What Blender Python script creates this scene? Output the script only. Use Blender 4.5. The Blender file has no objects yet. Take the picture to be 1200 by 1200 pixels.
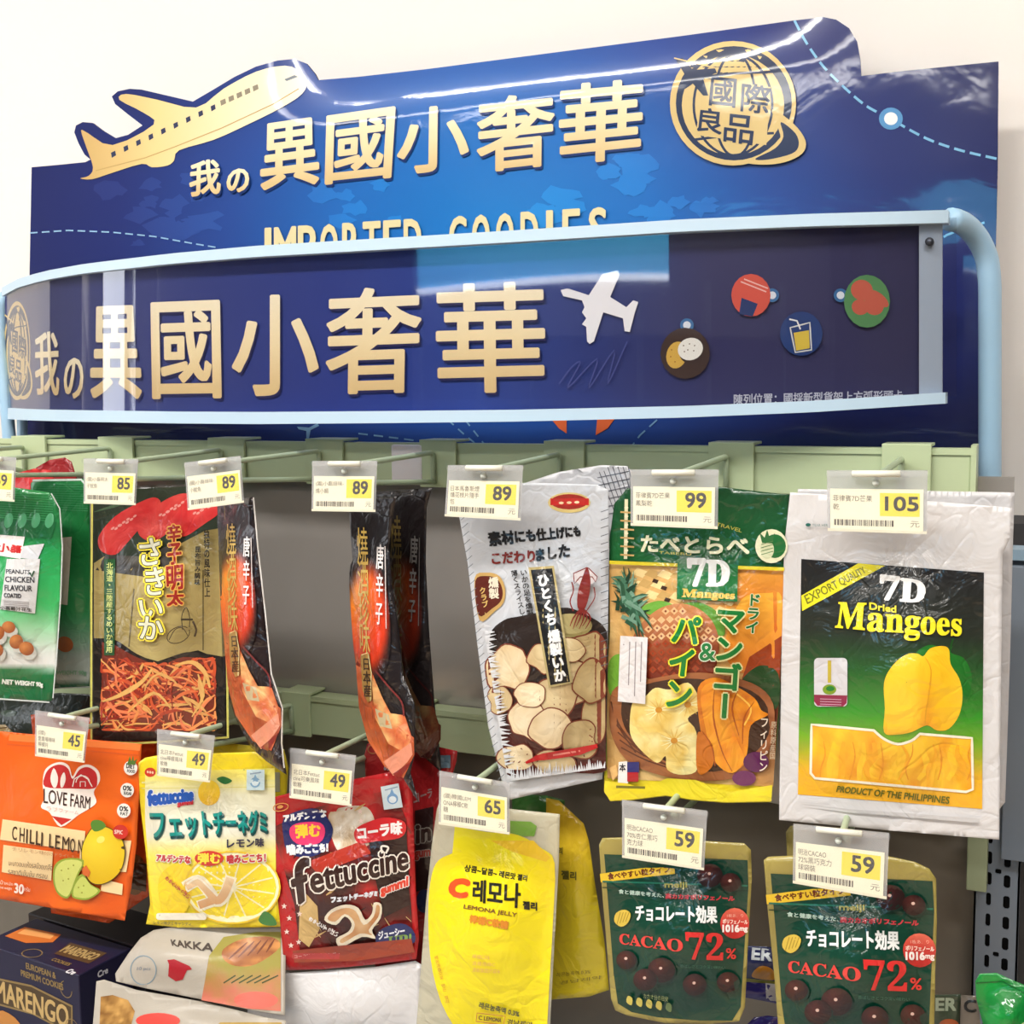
import bpy, bmesh, math, random
import numpy as np
from mathutils import Matrix, Vector
from mathutils.geometry import delaunay_2d_cdt
random.seed(7); RNG = np.random.RandomState(11)
SC = bpy.context.scene
COL = SC.collection
# ------------------------------------------------------------------ camera
F = 1450.0
CAM_Z = 1.45
EX = np.array([0.91370282, -0.03152055, 0.40515874])
EY = np.array([0.40622401, 0.09872935, -0.90842422])
EZ = np.array([-0.01136703, 0.99461499, 0.10301369])
R = np.array([EX, EY, EZ])                      # camera axes -> world axes
cam = bpy.data.cameras.new('camera'); cam.sensor_width = 36; cam.lens = 36 * F / 1200
cam.clip_start = 0.02
cam_o = bpy.data.objects.new('camera', cam); COL.objects.link(cam_o)
cam_o.matrix_world = Matrix([[R[0][0], R[0][1], R[0][2], 0], [R[1][0], R[1][1], R[1][2], 0],
                             [R[2][0], R[2][1], R[2][2], CAM_Z], [0, 0, 0, 1]])
SC.camera = cam_o
SC.view_settings.view_transform = 'Standard'; SC.view_settings.look = 'None'
SC.view_settings.gamma = 1; SC.view_settings.use_curve_mapping = False
SC.view_settings.exposure = 0.13
w = bpy.data.worlds.new('world'); SC.world = w; w.use_nodes = True
w.node_tree.nodes['Background'].inputs[0].default_value = (1.0, 0.96, 0.9, 1)
w.node_tree.nodes['Background'].inputs[1].default_value = 0.1
def area(name, loc, rot, sx, sy, power, col=(1, 0.975, 0.94)):
    l = bpy.data.lights.new(name, 'AREA'); l.shape = 'RECTANGLE'; l.size = sx; l.size_y = sy
    l.energy = power; l.color = col
    o = bpy.data.objects.new(name, l); o.location = loc; o.rotation_euler = rot; COL.objects.link(o)
# the light of the three rows of ceiling fittings (their housings are built further down)
LAMPS = [(-0.3, 2.86), (-2.2, 2.86), (-3.6, 2.86)]
for yy, zz in LAMPS:
    for xx in (-2.3, -0.9, 0.5):
        area('ceiling_lamp_light', (xx, yy, zz - 0.045), (0, 0, 0), 1.2, 0.16, 22 if yy > -1 else 12)

# ------------------------------------------------------------------ helpers
def ray(px, py):
    px = np.asarray(px, float); py = np.asarray(py, float)
    c = np.stack([px - 600, 600 - py, np.full_like(px, -F)], -1)
    return c @ R.T
def at(px, py, D):
    """point of the photograph's pixel (px, py) at depth Y = D (world)"""
    d = ray(px, py); p = d * (np.asarray(D, float) / d[..., 1])[..., None]
    return p + np.array([0, 0, CAM_Z])
def lin(c):
    c = np.asarray(c, float) / 255.0
    return np.where(c <= 0.04045, c / 12.92, ((c + 0.055) / 1.055) ** 2.4)
def rgb(c): return tuple(lin(c)) + (1.0,)
def empty(name, loc, label, cat, group=None):
    o = bpy.data.objects.new(name, None); o.location = loc; o.empty_display_size = 0.02
    COL.objects.link(o); o['label'] = label; o['category'] = cat
    if group: o['group'] = group
    return o
def link(name, me, parent=None, world=True):
    o = bpy.data.objects.new(name, me); COL.objects.link(o)
    if parent is not None: o.parent = parent
    return o
def tag(o, label, cat, group=None):
    o['label'] = label; o['category'] = cat
    if group: o['group'] = group
    return o
MATS = {}
def mat(name, c=None, rough=0.5, metal=0.0, coat=0.0, trans=0.0, emit=None, bump=0.0, bscale=40, var=0.0, ior=1.45, attr=False, alpha=1.0, brough=0.05, crumple=0.0):
    if name in MATS: return MATS[name]
    m = bpy.data.materials.new(name); m.use_nodes = True; nt = m.node_tree; b = nt.nodes['Principled BSDF']
    b.inputs['Roughness'].default_value = rough; b.inputs['Metallic'].default_value = metal
    b.inputs['Coat Weight'].default_value = coat; b.inputs['Coat Roughness'].default_value = brough
    b.inputs['Transmission Weight'].default_value = trans; b.inputs['IOR'].default_value = ior
    b.inputs['Alpha'].default_value = alpha
    b.inputs['Specular IOR Level'].default_value = 0.3 if attr else 0.5
    tc = nt.nodes.new('ShaderNodeTexCoord')
    if attr:
        a = nt.nodes.new('ShaderNodeVertexColor'); a.layer_name = 'Col'
        src = a.outputs['Color']
    else:
        a = nt.nodes.new('ShaderNodeRGB'); a.outputs[0].default_value = rgb(c); src = a.outputs[0]
    if var > 0:
        n = nt.nodes.new('ShaderNodeTexNoise'); n.inputs['Scale'].default_value = bscale * 0.4; n.inputs['Detail'].default_value = 5
        nt.links.new(tc.outputs['Object'], n.inputs['Vector'])
        mr = nt.nodes.new('ShaderNodeMapRange'); mr.inputs[3].default_value = 1 - var; mr.inputs[4].default_value = 1 + var * 0.6
        nt.links.new(n.outputs[0], mr.inputs[0])
        mx = nt.nodes.new('ShaderNodeVectorMath'); mx.operation = 'SCALE'
        nt.links.new(src, mx.inputs[0]); nt.links.new(mr.outputs[0], mx.inputs['Scale']); src = mx.outputs[0]
    nt.links.new(src, b.inputs['Base Color'])
    if emit:
        b.inputs['Emission Color'].default_value = rgb(emit[0]); b.inputs['Emission Strength'].default_value = emit[1]
    if bump > 0:
        n1 = nt.nodes.new('ShaderNodeTexNoise'); n1.inputs['Scale'].default_value = bscale; n1.inputs['Detail'].default_value = 3
        n1.inputs['Distortion'].default_value = 1.2
        nt.links.new(tc.outputs['Object'], n1.inputs['Vector'])
        bp = nt.nodes.new('ShaderNodeBump'); bp.inputs['Strength'].default_value = bump; bp.inputs['Distance'].default_value = 0.01
        hgt = n1.outputs[0]
        if crumple > 0:        # sharp folds of crumpled film: the crease lines of a distorted noise
            n2 = nt.nodes.new('ShaderNodeTexNoise'); n2.inputs['Scale'].default_value = bscale * .62; n2.inputs['Detail'].default_value = 2; n2.inputs['Distortion'].default_value = .8
            nt.links.new(tc.outputs['Object'], n2.inputs['Vector'])
            def mth(op, x, y):
                k = nt.nodes.new('ShaderNodeMath'); k.operation = op
                nt.links.new(x, k.inputs[0])
                if isinstance(y, (int, float)): k.inputs[1].default_value = y
                elif y is not None: nt.links.new(y, k.inputs[1])
                return k.outputs[0]
            rg = mth('MINIMUM', mth('ABSOLUTE', mth('SUBTRACT', n2.outputs[0], .5), None), .035)
            hgt = mth('ADD', hgt, mth('MULTIPLY', rg, crumple))
        nt.links.new(hgt, bp.inputs['Height'])
        nt.links.new(bp.outputs[0], b.inputs['Normal']); nt.links.new(bp.outputs[0], b.inputs['Coat Normal'])
    MATS[name] = m
    return m
M_FILM = mat('glossy_printed_film', attr=True, rough=0.38, coat=0.75, bump=0.27, bscale=34, brough=0.06, crumple=3.4)
M_SATIN = mat('satin_printed_film', attr=True, rough=0.42, coat=0.25, bump=0.10, bscale=32, brough=0.2, crumple=1.0)
M_CARD = mat('printed_card', attr=True, rough=0.6)
M_GLOSSCARD = mat('gloss_laminated_card', attr=True, rough=0.3, coat=1.0, bump=0.03, bscale=14, brough=0.06)
M_INSERT = mat('printed_insert_sheet', attr=True, rough=0.5)
M_CLEAR = mat('clear_plastic', (226, 228, 232), rough=0.12, alpha=0.07, coat=1.0, bump=0.03, bscale=60)
M_COVER = mat('clear_sign_cover', (150, 150, 165), rough=0.02, alpha=0.07, coat=1.0, brough=0.015)
def cover_material(m):
    """thin clear acrylic: see-through, with the mirror shine growing towards grazing view"""
    nt = m.node_tree; out = nt.nodes['Material Output']; tr = nt.nodes.new('ShaderNodeBsdfTransparent'); gl = nt.nodes.new('ShaderNodeBsdfGlossy'); mx = nt.nodes.new('ShaderNodeMixShader'); lw = nt.nodes.new('ShaderNodeLayerWeight')
    lw.inputs['Blend'].default_value = .5; pw = nt.nodes.new('ShaderNodeMath'); pw.operation = 'POWER'; pw.inputs[1].default_value = 3.0; mr = nt.nodes.new('ShaderNodeMapRange'); mr.inputs[3].default_value = .05; mr.inputs[4].default_value = .45
    tr.inputs[0].default_value = (.95, .95, .96, 1); gl.inputs['Roughness'].default_value = .03
    nt.links.new(lw.outputs['Facing'], pw.inputs[0]); nt.links.new(pw.outputs[0], mr.inputs[0]); nt.links.new(mr.outputs[0], mx.inputs[0])
    nt.links.new(tr.outputs[0], mx.inputs[1]); nt.links.new(gl.outputs[0], mx.inputs[2]); nt.links.new(mx.outputs[0], out.inputs['Surface'])
cover_material(M_COVER)
M_RAIL = mat('pale_green_painted_steel', (186, 200, 160), rough=0.38, var=0.03)
M_HOOKM = mat('green_grey_hook_steel', (176, 192, 160), rough=0.35)
M_TUBE = mat('light_blue_painted_tube', (160, 196, 222), rough=0.35, var=0.03)
M_CHAN = mat('pale_blue_channel_plastic', (190, 214, 232), rough=0.35)
M_WALL = mat('warm_white_wall_paint', (240, 235, 229), rough=0.9, bump=0.02, bscale=90)
M_GREY = mat('blue_grey_upright_steel', (112, 122, 134), rough=0.45, var=0.05)
M_BACK = mat('grey_back_panel_steel', (178, 172, 166), rough=0.2, metal=.45, var=0.04, bscale=8)
M_DARK = mat('dark_slot_interior', (14, 14, 16), rough=0.8)

def mesh_from(name, V, Fc, mats, col=None, smooth=False, normals=None):
    me = bpy.data.meshes.new(name)
    me.from_pydata([tuple(v) for v in V], [], [tuple(int(i) for i in f) for f in Fc])
    for m in (mats if isinstance(mats, (list, tuple)) else [mats]): me.materials.append(m)
    if col is not None:
        ca = me.color_attributes.new('Col', 'FLOAT_COLOR', 'POINT')
        c4 = np.ones((len(V), 4), np.float32); c4[:, :3] = col
        ca.data.foreach_set('color', c4.ravel())
    if smooth or normals is not None:
        me.polygons.foreach_set('use_smooth', np.ones(len(me.polygons), bool))
    if normals is not None:
        me.normals_split_custom_set_from_vertices([tuple(n) for n in normals])
    me.update()
    return me
def box(name, x0, x1, y0, y1, z0, z1, m, parent=None, bev=0.0, col=None):
    bm = bmesh.new(); bmesh.ops.create_cube(bm, size=1)
    loc = np.array([(x0 + x1) / 2, (y0 + y1) / 2, (z0 + z1) / 2])
    for v in bm.verts: v.co = Vector((v.co.x * (x1 - x0), v.co.y * (y1 - y0), v.co.z * (z1 - z0)))
    if bev: bmesh.ops.bevel(bm, geom=bm.edges[:], offset=bev, segments=2, affect='EDGES', profile=0.6)
    me = bpy.data.meshes.new(name); bm.to_mesh(me); bm.free(); me.materials.append(m)
    o = link(name, me, parent)
    off = np.array(parent.location) if parent is not None else np.zeros(3)
    o.location = loc - off
    return o
def tube(name, pts, r, m, parent=None, n=10, closed_ends=True, taper=None):
    """round bar through world points"""
    P = [np.asarray(p, float) for p in pts]; off = np.array(parent.location) if parent is not None else P[0]
    V = []; Fc = []; prev = None
    for i, p in enumerate(P):
        t = (P[min(i + 1, len(P) - 1)] - P[max(i - 1, 0)]); t /= np.linalg.norm(t)
        if prev is None:
            a = np.cross(t, [0, 0, 1.0]);
            if np.linalg.norm(a) < 1e-3: a = np.cross(t, [1.0, 0, 0])
        else: a = prev - t * prev.dot(t)
        a /= np.linalg.norm(a); prev = a; b = np.cross(t, a)
        rr = r if taper is None else r * taper[i]
        for k in range(n):
            th = 2 * math.pi * k / n
            V.append(p + rr * (math.cos(th) * a + math.sin(th) * b) - off)
    for i in range(len(P) - 1):
        for k in range(n):
            k2 = (k + 1) % n
            Fc.append((i * n + k, i * n + k2, (i + 1) * n + k2, (i + 1) * n + k))
    if closed_ends:
        Fc.append(tuple(range(n))[::-1]); Fc.append(tuple((len(P) - 1) * n + k for k in range(n)))
    me = mesh_from(name, V, Fc, m, smooth=True)
    o = link(name, me, parent)
    if parent is None: o.location = off
    return o
def bend(pts, rad=0.006, seg=5):
    """round the inner corners of a polyline"""
    P = [np.asarray(p, float) for p in pts]; out = [P[0]]
    for i in range(1, len(P) - 1):
        a = P[i - 1] - P[i]; b = P[i + 1] - P[i]
        la, lb = np.linalg.norm(a), np.linalg.norm(b); r = min(rad, la * .45, lb * .45)
        p0 = P[i] + a / la * r; p1 = P[i] + b / lb * r
        for k in range(seg + 1):
            t = k / seg; out.append((1 - t) ** 2 * p0 + 2 * t * (1 - t) * P[i] + t * t * p1)
    out.append(P[-1]); return out

# ------------------------------------------------------------------ lettering
_TX = {}
def glyphs(s):
    if s not in _TX:
        c = bpy.data.curves.new('lettering', 'FONT'); c.body = s; c.resolution_u = 3
        o = bpy.data.objects.new('lettering', c); me = bpy.data.meshes.new_from_object(o)
        me.calc_loop_triangles()
        V = np.empty(len(me.vertices) * 3, np.float32); me.vertices.foreach_get('co', V)
        T = np.empty(len(me.loop_triangles) * 3, np.int32); me.loop_triangles.foreach_get('vertices', T)
        _TX[s] = (V.reshape(-1, 3)[:, :2].astype(float), T.reshape(-1, 3))
        bpy.data.objects.remove(o); bpy.data.curves.remove(c); bpy.data.meshes.remove(me)
    return _TX[s]
_SL = {}
def sliced(s, n):
    if not isinstance(n, tuple): n = (n, n)
    """glyph triangles cut along n levels both ways, so that colour ramps and bends follow"""
    if (s, n) not in _SL:
        V, T = glyphs(s); bm = bmesh.new(); vs = [bm.verts.new((v[0], v[1], 0)) for v in V]
        for t in T:
            try: bm.faces.new([vs[i] for i in t])
            except ValueError: pass
        mn = V.min(0); mx = V.max(0)
        for ax in (0, 1):
            for k in range(1, n[ax]):
                co = [0, 0, 0]; no = [0, 0, 0]; co[ax] = mn[ax] + (mx[ax] - mn[ax]) * k / n[ax] + 1e-5; no[ax] = 1
                bmesh.ops.bisect_plane(bm, geom=bm.verts[:] + bm.edges[:] + bm.faces[:], plane_co=co, plane_no=no)
        bmesh.ops.triangulate(bm, faces=bm.faces[:]); bm.verts.index_update()
        _SL[(s, n)] = (np.array([(v.co.x, v.co.y) for v in bm.verts]), np.array([[v.index for v in f.verts] for f in bm.faces])); bm.free()
    return _SL[(s, n)]
def homog(src, dst):
    A = []; b = []
    for (x, y), (u, v) in zip(src, dst):
        A.append([x, y, 1, 0, 0, 0, -u * x, -u * y]); b.append(u)
        A.append([0, 0, 0, x, y, 1, -v * x, -v * y]); b.append(v)
    h = np.linalg.solve(np.array(A, float), np.array(b, float)); return np.append(h, 1).reshape(3, 3)
def happly(H, x, y):
    d = H[2, 0] * x + H[2, 1] * y + H[2, 2]
    return (H[0, 0] * x + H[0, 1] * y + H[0, 2]) / d, (H[1, 0] * x + H[1, 1] * y + H[1, 2]) / d
def arc(cx, cy, rx, ry, a0=0, a1=360, n=24, rot=0):
    t = np.radians(np.linspace(a0, a1, n + 1)); c, s_ = math.cos(math.radians(rot)), math.sin(math.radians(rot))
    x = rx * np.cos(t); y = ry * np.sin(t)
    return [(cx + c * a - s_ * b, cy + s_ * a + c * b) for a, b in zip(x, y)]
def smooth(pts, n=6, closed=True):
    P = np.array(pts, float); N = len(P); out = []
    for i in range(N if closed else N - 1):
        p0 = P[(i - 1) % N] if closed or i > 0 else P[i]; p1 = P[i]; p2 = P[(i + 1) % N]
        p3 = P[(i + 2) % N] if closed or i + 2 < N else P[(i + 1) % N]
        for k in range(n):
            t = k / n
            out.append(tuple(0.5 * ((2 * p1) + (-p0 + p2) * t + (2 * p0 - 5 * p1 + 4 * p2 - p3) * t * t + (-p0 + 3 * p1 - 3 * p2 + p3) * t ** 3)))
    if not closed: out.append(tuple(P[-1]))
    return out
def vnoise(x, y, sc, seed=0):
    """numpy value noise in 0..1"""
    r = np.random.RandomState(seed).rand(64, 64); x = np.asarray(x, float) / sc + 31.7; y = np.asarray(y, float) / sc + 17.3
    xi = np.floor(x).astype(int); yi = np.floor(y).astype(int); fx = x - xi; fy = y - yi
    fx = fx * fx * (3 - 2 * fx); fy = fy * fy * (3 - 2 * fy)
    g = lambda i, j: r[i % 64, j % 64]
    return (g(xi, yi) * (1 - fx) + g(xi + 1, yi) * fx) * (1 - fy) + (g(xi, yi + 1) * (1 - fx) + g(xi + 1, yi + 1) * fx) * fy
def fbm(x, y, sc, seed=0, o=3):
    return sum(vnoise(x, y, sc / 2 ** k, seed + k) / 2 ** (k + 1) for k in range(o)) / (1 - 0.5 ** o)
def mixc(a, b, t):
    a = np.asarray(a, float); b = np.asarray(b, float); t = np.clip(np.asarray(t, float), 0, 1)[..., None]
    return a * (1 - t) + b * t
def ramp(stops):
    """colour ramp: list of (position, colour)"""
    xs = [s[0] for s in stops]; cs = np.array([s[1] for s in stops], float)
    return lambda v: np.stack([np.interp(v, xs, cs[:, k]) for k in range(3)], -1)

class Art:
    """printed artwork: collects coloured flat shapes, given in the coordinates of the sheet, in painting order"""
    def __init__(s, sheet, H=None, dim=1.0):
        s.sh = sheet; s.H = H; s.V = []; s.C = []; s.L = []; s.T = []; s.n = 0; s.lay = 0; s.big = 0; s.sub = None; s.up = (0, -1); s.dim = dim
    def add(s, x, y, T, col, step=1.0):
        x = np.asarray(x, float); y = np.asarray(y, float)
        if step < 1: s.lay = max(s.lay + step, s.big + 0.85)
        else: s.lay += step; s.big = s.lay
        c = col(x, y) if callable(col) else np.tile(np.asarray(col, float), (len(x), 1))
        if s.H is not None: x, y = happly(s.H, x, y)
        s.V.append(np.stack([x, y], -1)); s.C.append(lin(np.clip(c * s.dim, 0, 255))); s.L.append(np.full(len(x), s.lay) + (s.sub if s.sub is not None and len(s.sub) == len(x) else 0)); s.sub = None
        s.T.append(np.asarray(T) + s.n); s.n += len(x)
    def poly(s, pts, col, g=9, step=1.0):
        g = min(g, 7)
        P = np.array(pts, float)
        if np.hypot(*(P[0] - P[-1])) < 1e-6: P = P[:-1]
        Q = []
        for i in range(len(P)):
            a = P[i]; b = P[(i + 1) % len(P)]; k = max(1, int(math.ceil(np.hypot(*(b - a)) / g)))
            for j in range(k): Q.append(a + (b - a) * j / k)
        Q = np.array(Q); n = len(Q)
        x0, y0 = Q.min(0); x1, y1 = Q.max(0)
        G = []
        if (x1 - x0) > g * 1.3 and (y1 - y0) > g * 1.3:
            gx, gy = np.meshgrid(np.arange(x0 + g * .5, x1, g), np.arange(y0 + g * .5, y1, g))
            gp = np.stack([gx.ravel(), gy.ravel()], -1)
            ins = np.zeros(len(gp), bool); dm = np.full(len(gp), 1e9)
            for i in range(n):
                a = Q[i]; b = Q[(i + 1) % n]
                cond = ((a[1] > gp[:, 1]) != (b[1] > gp[:, 1]))
                with np.errstate(divide='ignore', invalid='ignore'):
                    xi = (b[0] - a[0]) * (gp[:, 1] - a[1]) / (b[1] - a[1]) + a[0]
                ins ^= cond & (gp[:, 0] < xi)
                dm = np.minimum(dm, np.hypot(gp[:, 0] - a[0], gp[:, 1] - a[1]))
            G = gp[ins & (dm > g * .35)]
        allp = np.vstack([Q, G]) if len(G) else Q
        r = delaunay_2d_cdt([Vector(p) for p in allp], [], [list(range(n))], 1, 1e-5)
        V = np.array([tuple(v) for v in r[0]]); T = [f for f in r[2]]
        if len(V) and len(T): s.add(V[:, 0], V[:, 1], np.array(T), col, step)
    def rect(s, x0, y0, x1, y1, col, g=9, step=1.0): s.poly([(x0, y0), (x1, y0), (x1, y1), (x0, y1)], col, g, step)
    def rrect(s, x0, y0, x1, y1, r, col, g=9):
        p = []
        for cx, cy, a in ((x1 - r, y0 + r, -90), (x1 - r, y1 - r, 0), (x0 + r, y1 - r, 90), (x0 + r, y0 + r, 180)): p += arc(cx, cy, r, r, a, a + 90, 5)
        s.poly(p, col, g)
    def ell(s, cx, cy, rx, ry, col, rot=0, n=20, g=9, step=1.0): s.poly(arc(cx, cy, rx, ry, 0, 360, n, rot)[:-1], col, g, step)
    def line(s, pts, w, col, closed=False, step=1.0, taper=None):
        P = np.array(pts, float)
        if closed: P = np.vstack([P, P[:1]])
        Q = [P[0]]
        for a, b in zip(P[:-1], P[1:]):
            k = max(1, int(math.ceil(np.hypot(*(b - a)) / 10)))
            for j in range(1, k + 1): Q.append(a + (b - a) * j / k)
        Q = np.array(Q); t = np.gradient(Q, axis=0)
        if closed: t[0] = t[-1] = Q[1] - Q[-2]
        l = np.hypot(t[:, 0], t[:, 1]); l[l == 0] = 1
        nn = np.stack([-t[:, 1] / l, t[:, 0] / l], -1) * (w / 2)
        if taper is not None: nn = nn * np.interp(np.linspace(0, 1, len(Q)), np.linspace(0, 1, len(taper)), taper)[:, None]
        V = np.vstack([Q + nn, Q - nn]); m = len(Q); T = []
        for i in range(m - 1): T += [(i, i + 1, m + i), (i + 1, m + i + 1, m + i)]
        s.add(V[:, 0], V[:, 1], np.array(T), col, step)
    def _put(s, x, y, T, col, bold, halo):
        def fat(r, k, c):
            X = [x]; Y = [y]; TT = [T]; s.sub = np.concatenate([np.full(len(x), 0.0)] + [np.full(len(x), -0.2 * (j + 1)) for j in range(k)]); s.lay += .2 * k
            for j in range(k):
                a = 2 * math.pi * (j + .5) / k
                X.append(x + r * math.cos(a)); Y.append(y + r * math.sin(a)); TT.append(T + len(x) * (j + 1))
            s.add(np.concatenate(X), np.concatenate(Y), np.concatenate(TT), c)
        if halo is not None: fat(bold + halo[1], 8, halo[0])
        if bold > 0: fat(bold, 8 if bold > 1 else 4, col)
        else: s.add(x, y, T, col)
    def text(s, t, x0, y0, x1, y1, h, col, bold=0, halo=None, shear=0, up=None):
        V, T = glyphs(t)
        if len(V) == 0: return
        mn = V.min(0); mx = V.max(0); U = (V - mn) / (mx - mn); u = up or s.up
        l = math.hypot(*u); ux, uy = u[0] / l * h + shear * h, u[1] / l * h
        s._put(x0 + (x1 - x0) * U[:, 0] + ux * U[:, 1], y0 + (y1 - y0) * U[:, 0] + uy * U[:, 1], T, col, bold, halo)
    def quadtext(s, t, quad, col, bold=0, halo=None, cut=0):
        """t fitted in a quad TL TR BR BL"""
        wq = math.hypot(quad[1][0] - quad[0][0], quad[1][1] - quad[0][1]); hq = math.hypot(quad[3][0] - quad[0][0], quad[3][1] - quad[0][1])
        if not cut and max(bold * 8, hq) > 14: cut = 1
        V, T = sliced(t, (max(1, int(wq / 7)), max(1, int(hq / 7)))) if cut else glyphs(t); mn = V.min(0); mx = V.max(0); U = (V - mn) / (mx - mn)
        H = homog([(0, 1), (1, 1), (1, 0), (0, 0)], quad); x, y = happly(H, U[:, 0], U[:, 1])
        s._put(x, y, T, col, bold, halo)
    def vtext(s, t, x0, y0, x1, y1, wd, col, bold=0, halo=None, fh=1.0):
        n = len(t); dx, dy = (x1 - x0) / n, (y1 - y0) / n; L = math.hypot(dx, dy); r = (-dy / L * -1, dx / L * -1)
        rx, ry = dy / L, -dx / L                    # unit vector to the right of the column
        for i, ch in enumerate(t):
            if ch == ' ': continue
            V, T = sliced(ch, 3) if wd > 11 else glyphs(ch); U = V.copy()
            if ch in 'ー-〜':
                U = np.stack([0.5 - (V[:, 1] - 0.38) * -1, 0.38 + (V[:, 0] - 0.5) * -1], -1)
            a = (U[:, 0] - 0.5) * wd; b = (0.88 - U[:, 1]) * fh
            s._put(x0 + dx * i + rx * a + dx * b, y0 + dy * i + ry * a + dy * b, T, col, bold, halo)
    def build(s, name, parent, m, inc=5.4e-5, base=3.5e-4):
        V = np.vstack(s.V); C = np.vstack(s.C); L = np.concatenate(s.L); T = np.vstack(s.T)
        off = np.array(parent.location)
        P = s.sh.surf(V[:, 0], V[:, 1], base + L * inc)
        e = 1.5
        a = s.sh.surf(V[:, 0] + e, V[:, 1], 0) - s.sh.surf(V[:, 0] - e, V[:, 1], 0)
        b = s.sh.surf(V[:, 0], V[:, 1] - e, 0) - s.sh.surf(V[:, 0], V[:, 1] + e, 0)
        N = np.cross(a, b); N /= np.linalg.norm(N, axis=1)[:, None]
        # wind every triangle towards the front
        A = V[T[:, 1]] - V[T[:, 0]]; B = V[T[:, 2]] - V[T[:, 0]]
        cr = A[:, 0] * B[:, 1] - A[:, 1] * B[:, 0]
        T = np.where((cr > 0)[:, None], T[:, ::-1], T); T = T[np.abs(cr) > 1e-6]
        me = mesh_from(name, P - off, T, m, col=C, normals=N)
        return link(name, me, parent)

class Sheet:
    """a flat or pillowed sheet standing at depth D; positions on it are given by where it shows in the photograph"""
    def __init__(s, quad, D, yaw=0, pitch=0, puff=0.0, margin=(.06, .12, .06, .07), creases=0, camp=0.0008, seed=1, center=None, fine=0.0006, power=1.2):
        s.quad = quad; s.H = homog(quad, [(0, 0), (1, 0), (1, 1), (0, 1)])
        q = np.array(quad, float); c = q.mean(0) if center is None else center
        s.P0 = at(c[0], c[1], D); y, p = math.radians(yaw), math.radians(pitch)
        s.n = np.array([math.sin(y) * math.cos(p), -math.cos(y) * math.cos(p), math.sin(p)])
        s.puff = puff; s.mg = margin; s.power = power; rr = np.random.RandomState(seed); s.cr = []; s.fine = fine; s.seed = seed
        sz = np.hypot(*(q[2] - q[0]))
        for k in range(creases):
            s.cr.append((rr.uniform(.08, .92), rr.uniform(.08, .92), rr.uniform(0, math.pi), rr.uniform(.03, .16) * sz, rr.uniform(2.0, 5), rr.uniform(-1, 1) * camp))
        s.Hi = homog([(0, 0), (1, 0), (1, 1), (0, 1)], quad)
    def h(s, x, y):
        u, v = happly(s.H, x, y); l, t, r, b = s.mg
        pu = np.sin(np.pi * np.clip((u - l) / (1 - l - r), 0, 1)) ** s.power
        pv = np.sin(np.pi * np.clip((v - t) / (1 - t - b), 0, 1)) ** s.power
        o = s.puff * pu * pv
        if s.fine: o = o + s.fine * 6 * (fbm(x, y, 70, s.seed, 2) - .5) * np.minimum(1, pu + .25)
        for (cu, cv, a, L, wd, am) in ():
            cx, cy = happly(s.Hi, cu, cv); dx = x - cx; dy = y - cy
            al = dx * math.cos(a) + dy * math.sin(a); pe = -dx * math.sin(a) + dy * math.cos(a)
            o = o + am * np.exp(-(pe / wd) ** 2 - (al / L) ** 2)
        return o
    def surf(s, x, y, lift=0.0, side=1):
        x = np.asarray(x, float); y = np.asarray(y, float); d = ray(x, y); o = np.array([0, 0, CAM_Z])
        h = s.h(x, y) * (1 if side > 0 else -0.5) + lift - (0 if side > 0 else 0.0008)
        t = ((s.P0 - o) @ s.n + h) / (d @ s.n)
        return o + d * t[..., None]

def pouch(root, outline, sheet, m, base, g=9, name='pouch', H=None, dim=1.0):
    """closed pouch: puffed front and flatter back joined along the seal"""
    A = Art(sheet); A.dim = dim
    if H is not None:
        o = np.array(outline, float); xx, yy = happly(H, o[:, 0], o[:, 1]); Hin = np.linalg.inv(H)
        outline = list(zip(xx, yy)); bc = base
        if callable(bc): base = lambda x, y: bc(*happly(Hin, x, y))
    A.poly(outline, base, g); V = A.V[0]; T = A.T[0]; C = A.C[0]
    off = np.array(root.location)
    Pf = sheet.surf(V[:, 0], V[:, 1]); Pb = sheet.surf(V[:, 0], V[:, 1], side=-1)
    cr = lambda T_: (V[T_[:, 1]] - V[T_[:, 0]])[:, 0] * (V[T_[:, 2]] - V[T_[:, 0]])[:, 1] - (V[T_[:, 1]] - V[T_[:, 0]])[:, 1] * (V[T_[:, 2]] - V[T_[:, 0]])[:, 0]
    T = np.where((cr(T) > 0)[:, None], T[:, ::-1], T)
    from collections import Counter
    ed = Counter()
    for a, b, c in T:
        for e in ((a, b), (b, c), (c, a)): ed[e] += 1
    n = len(V); Fc = [tuple(t) for t in T] + [tuple(t[::-1] + n) for t in T]
    for (a, b) in list(ed):
        if (b, a) not in ed: Fc.append((b, a, a + n, b + n))
    me = mesh_from(name, np.vstack([Pf, Pb]) - off, Fc, m, col=np.vstack([C, C]), smooth=True)
    return link(name, me, root)
class DSheet:
    """bent sheet: depth given as a function of where it shows"""
    def __init__(s, D): s.D = D
    def surf(s, x, y, lift=0.0, side=1):
        x = np.asarray(x, float); y = np.asarray(y, float)
        return at(x, y, s.D(x, y) - lift)
def K(o, kind='structure'): o['kind'] = kind; return o
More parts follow.
